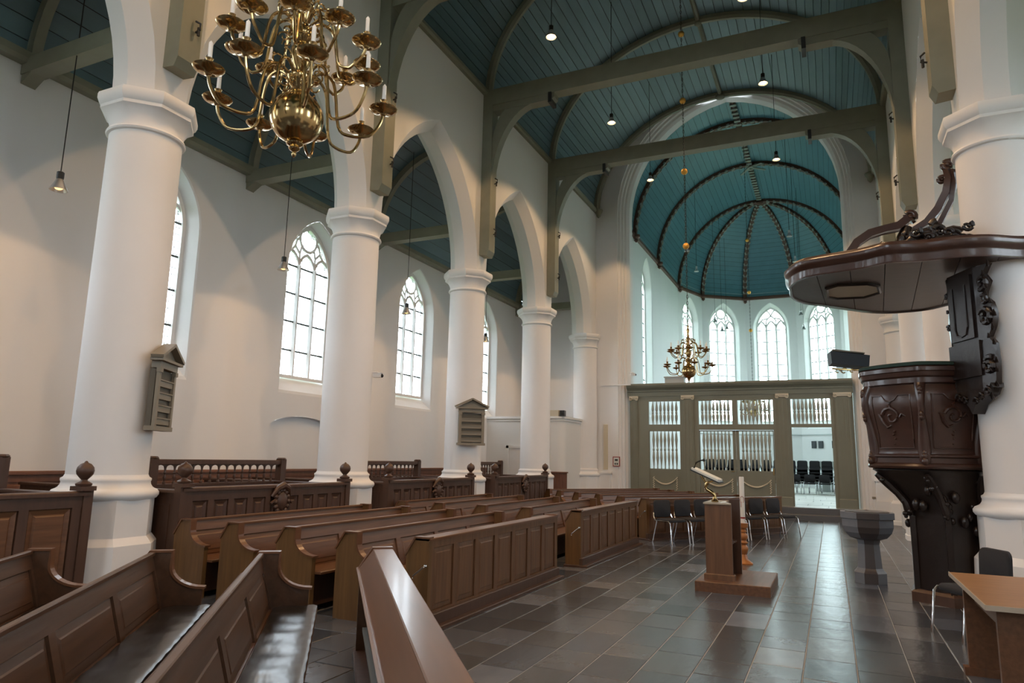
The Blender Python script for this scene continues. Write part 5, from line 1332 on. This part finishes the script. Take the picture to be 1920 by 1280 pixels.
chain(ch, 1.06, ZW+VB-.1-3.555, [3.0, 4.8]); chain(ch2, 1.06, ZW+VB-.1-3.575, [2.88, 4.68, 6.46, 8.2]); chain(ch3, 1.06, APEX-.15-3.60, [3.41, 5.03, 7.3])

# ------------------------------------------------------------------ pendant lamps
def pendant(root, cord, lit):
    g = MB(); g.tube([(0, 0, .22), (0, 0, cord)], .007, 6); g.build('cable', 'cable', root)
    g = MB(); g.lathe([(.02, .13), (.042, .135), (.045, .15), (.045, .225), (.03, .235), (.008, .24)], n=16); g.build('housing', 'lamp_metal' if not lit else 'iron', root, smooth=True, ang=40)
    g = MB(); g.lathe([(.035, .135), (.045, .12), (.07, .06), (.10, .0), (.108, -.02), (.104, -.02), (.094, 0), (.064, .06), (.035, .12)], n=24); g.build('reflector', 'lamp_metal', root, smooth=True, ang=40)
    g = MB(); g.sphere((0, 0, .03), .055, 14, 8, (1, 1, .8)); g.build('bulb', 'bulb_lit' if lit == 2 else ('bulb_dim' if lit == 1 else 'glass_dim'), root, smooth=True)
def spot(root, watts, deg, size=.05, z=-.03, blend=.18):
    d = bpy.data.lights.new('lamp_glow', 'SPOT'); d.energy = watts; d.color = WARM; d.spot_size = rad(deg); d.spot_blend = blend; d.shadow_soft_size = size
    o = bpy.data.objects.new('lamp_glow', d); COL.objects.link(o); o.parent = root; o.location = (0, 0, z)
for yi, y in enumerate((-1.0, 3.23, 7.44, 11.64, 15.85, 20.05)):  # bays above and behind the viewer are unseen, added for their light
    for s_, x_ in ((-1, -4.66), (1, -1.0)):
        z_ = {11.64: 9.93, 15.85: 10.1, 20.05: 10.2}.get(y, 9.95)
        if s_ > 0: z_ = {11.64: 9.75, 15.85: 10.37, 20.05: 10.25}.get(y, 9.95)
        where = {11.64: 'nearest in view', 15.85: 'between the two beams', 20.05: 'nearest the chancel arch', 7.44: 'added unseen above the viewer', 3.23: 'added unseen behind the viewer', -1.0: 'added unseen towards the west end'}[y]
        r = empty('pendant_lamp', (x_, y, z_), 0, label='lit pendant lamp high in the nave, %s row, %s' % ('left' if s_ < 0 else 'right', where), cat='lamp', group='lit nave pendants')
        pendant(r, zv(x_)-z_-.02, 2); spot(r, LAMP_W, 122)
for i, (y, nm) in enumerate(((.9, 'added unseen behind the viewer'), (5.24, 'left of the big column'), (9.35, 'right of the big column'), (13.44, 'left of the hymn board column'), (17.6, 'hidden behind the hymn board column'), (21.6, 'at the chancel end'))):
    for s_ in (-1, 1):
        X = (lambda x: x) if s_ < 0 else mx
        r = empty('pendant_lamp', (X(-9.0), y, 4.95), 0, label='faint silver pendant lamp in the %s aisle, %s' % ('left', nm) if s_ < 0 else 'faint silver pendant lamp in the right aisle, the %s from the west' % ('first', 'second', 'third', 'fourth', 'fifth', 'sixth')[i], cat='lamp', group='aisle pendants')
        pendant(r, za(-9.0)-4.95-.02, 1); spot(r, AISLE_W, 150)
CH = ['behind the chandelier chain', 'low against the left vault ribs', 'higher one against the right ribs', 'lower one against the right ribs', 'before the left apse window head', 'lower left one before the left window', 'right one before the left window', 'middle one under the sounding board tip', 'lowest one under the sounding board tip', 'highest one under the sounding board tip']
for i, (x_, y, z_) in enumerate(((-4.841, 27, 9.94), (-5.149, 31, 10.17), (-1.014, 27, 10.1), (-.98, 31, 10.2), (-4.959, 35, 8.57), (-4.90, 37, 8.45), (-4.906, 39, 8.93), (-.995, 36, 8.85), (-.95, 38, 8.5), (-.9, 34.5, 9.2))):
    dd = math.hypot(x_-XC, max(0, y-HY)); top = ZE+(APEX-ZE)*math.sqrt(max(0, 1-(dd/RX)**2))
    r = empty('pendant_lamp', (x_, y, z_), 0, label='unlit silver pendant lamp in the chancel, %s' % CH[i], cat='lamp', group='unlit chancel pendants'); pendant(r, top-z_-.15, 0)
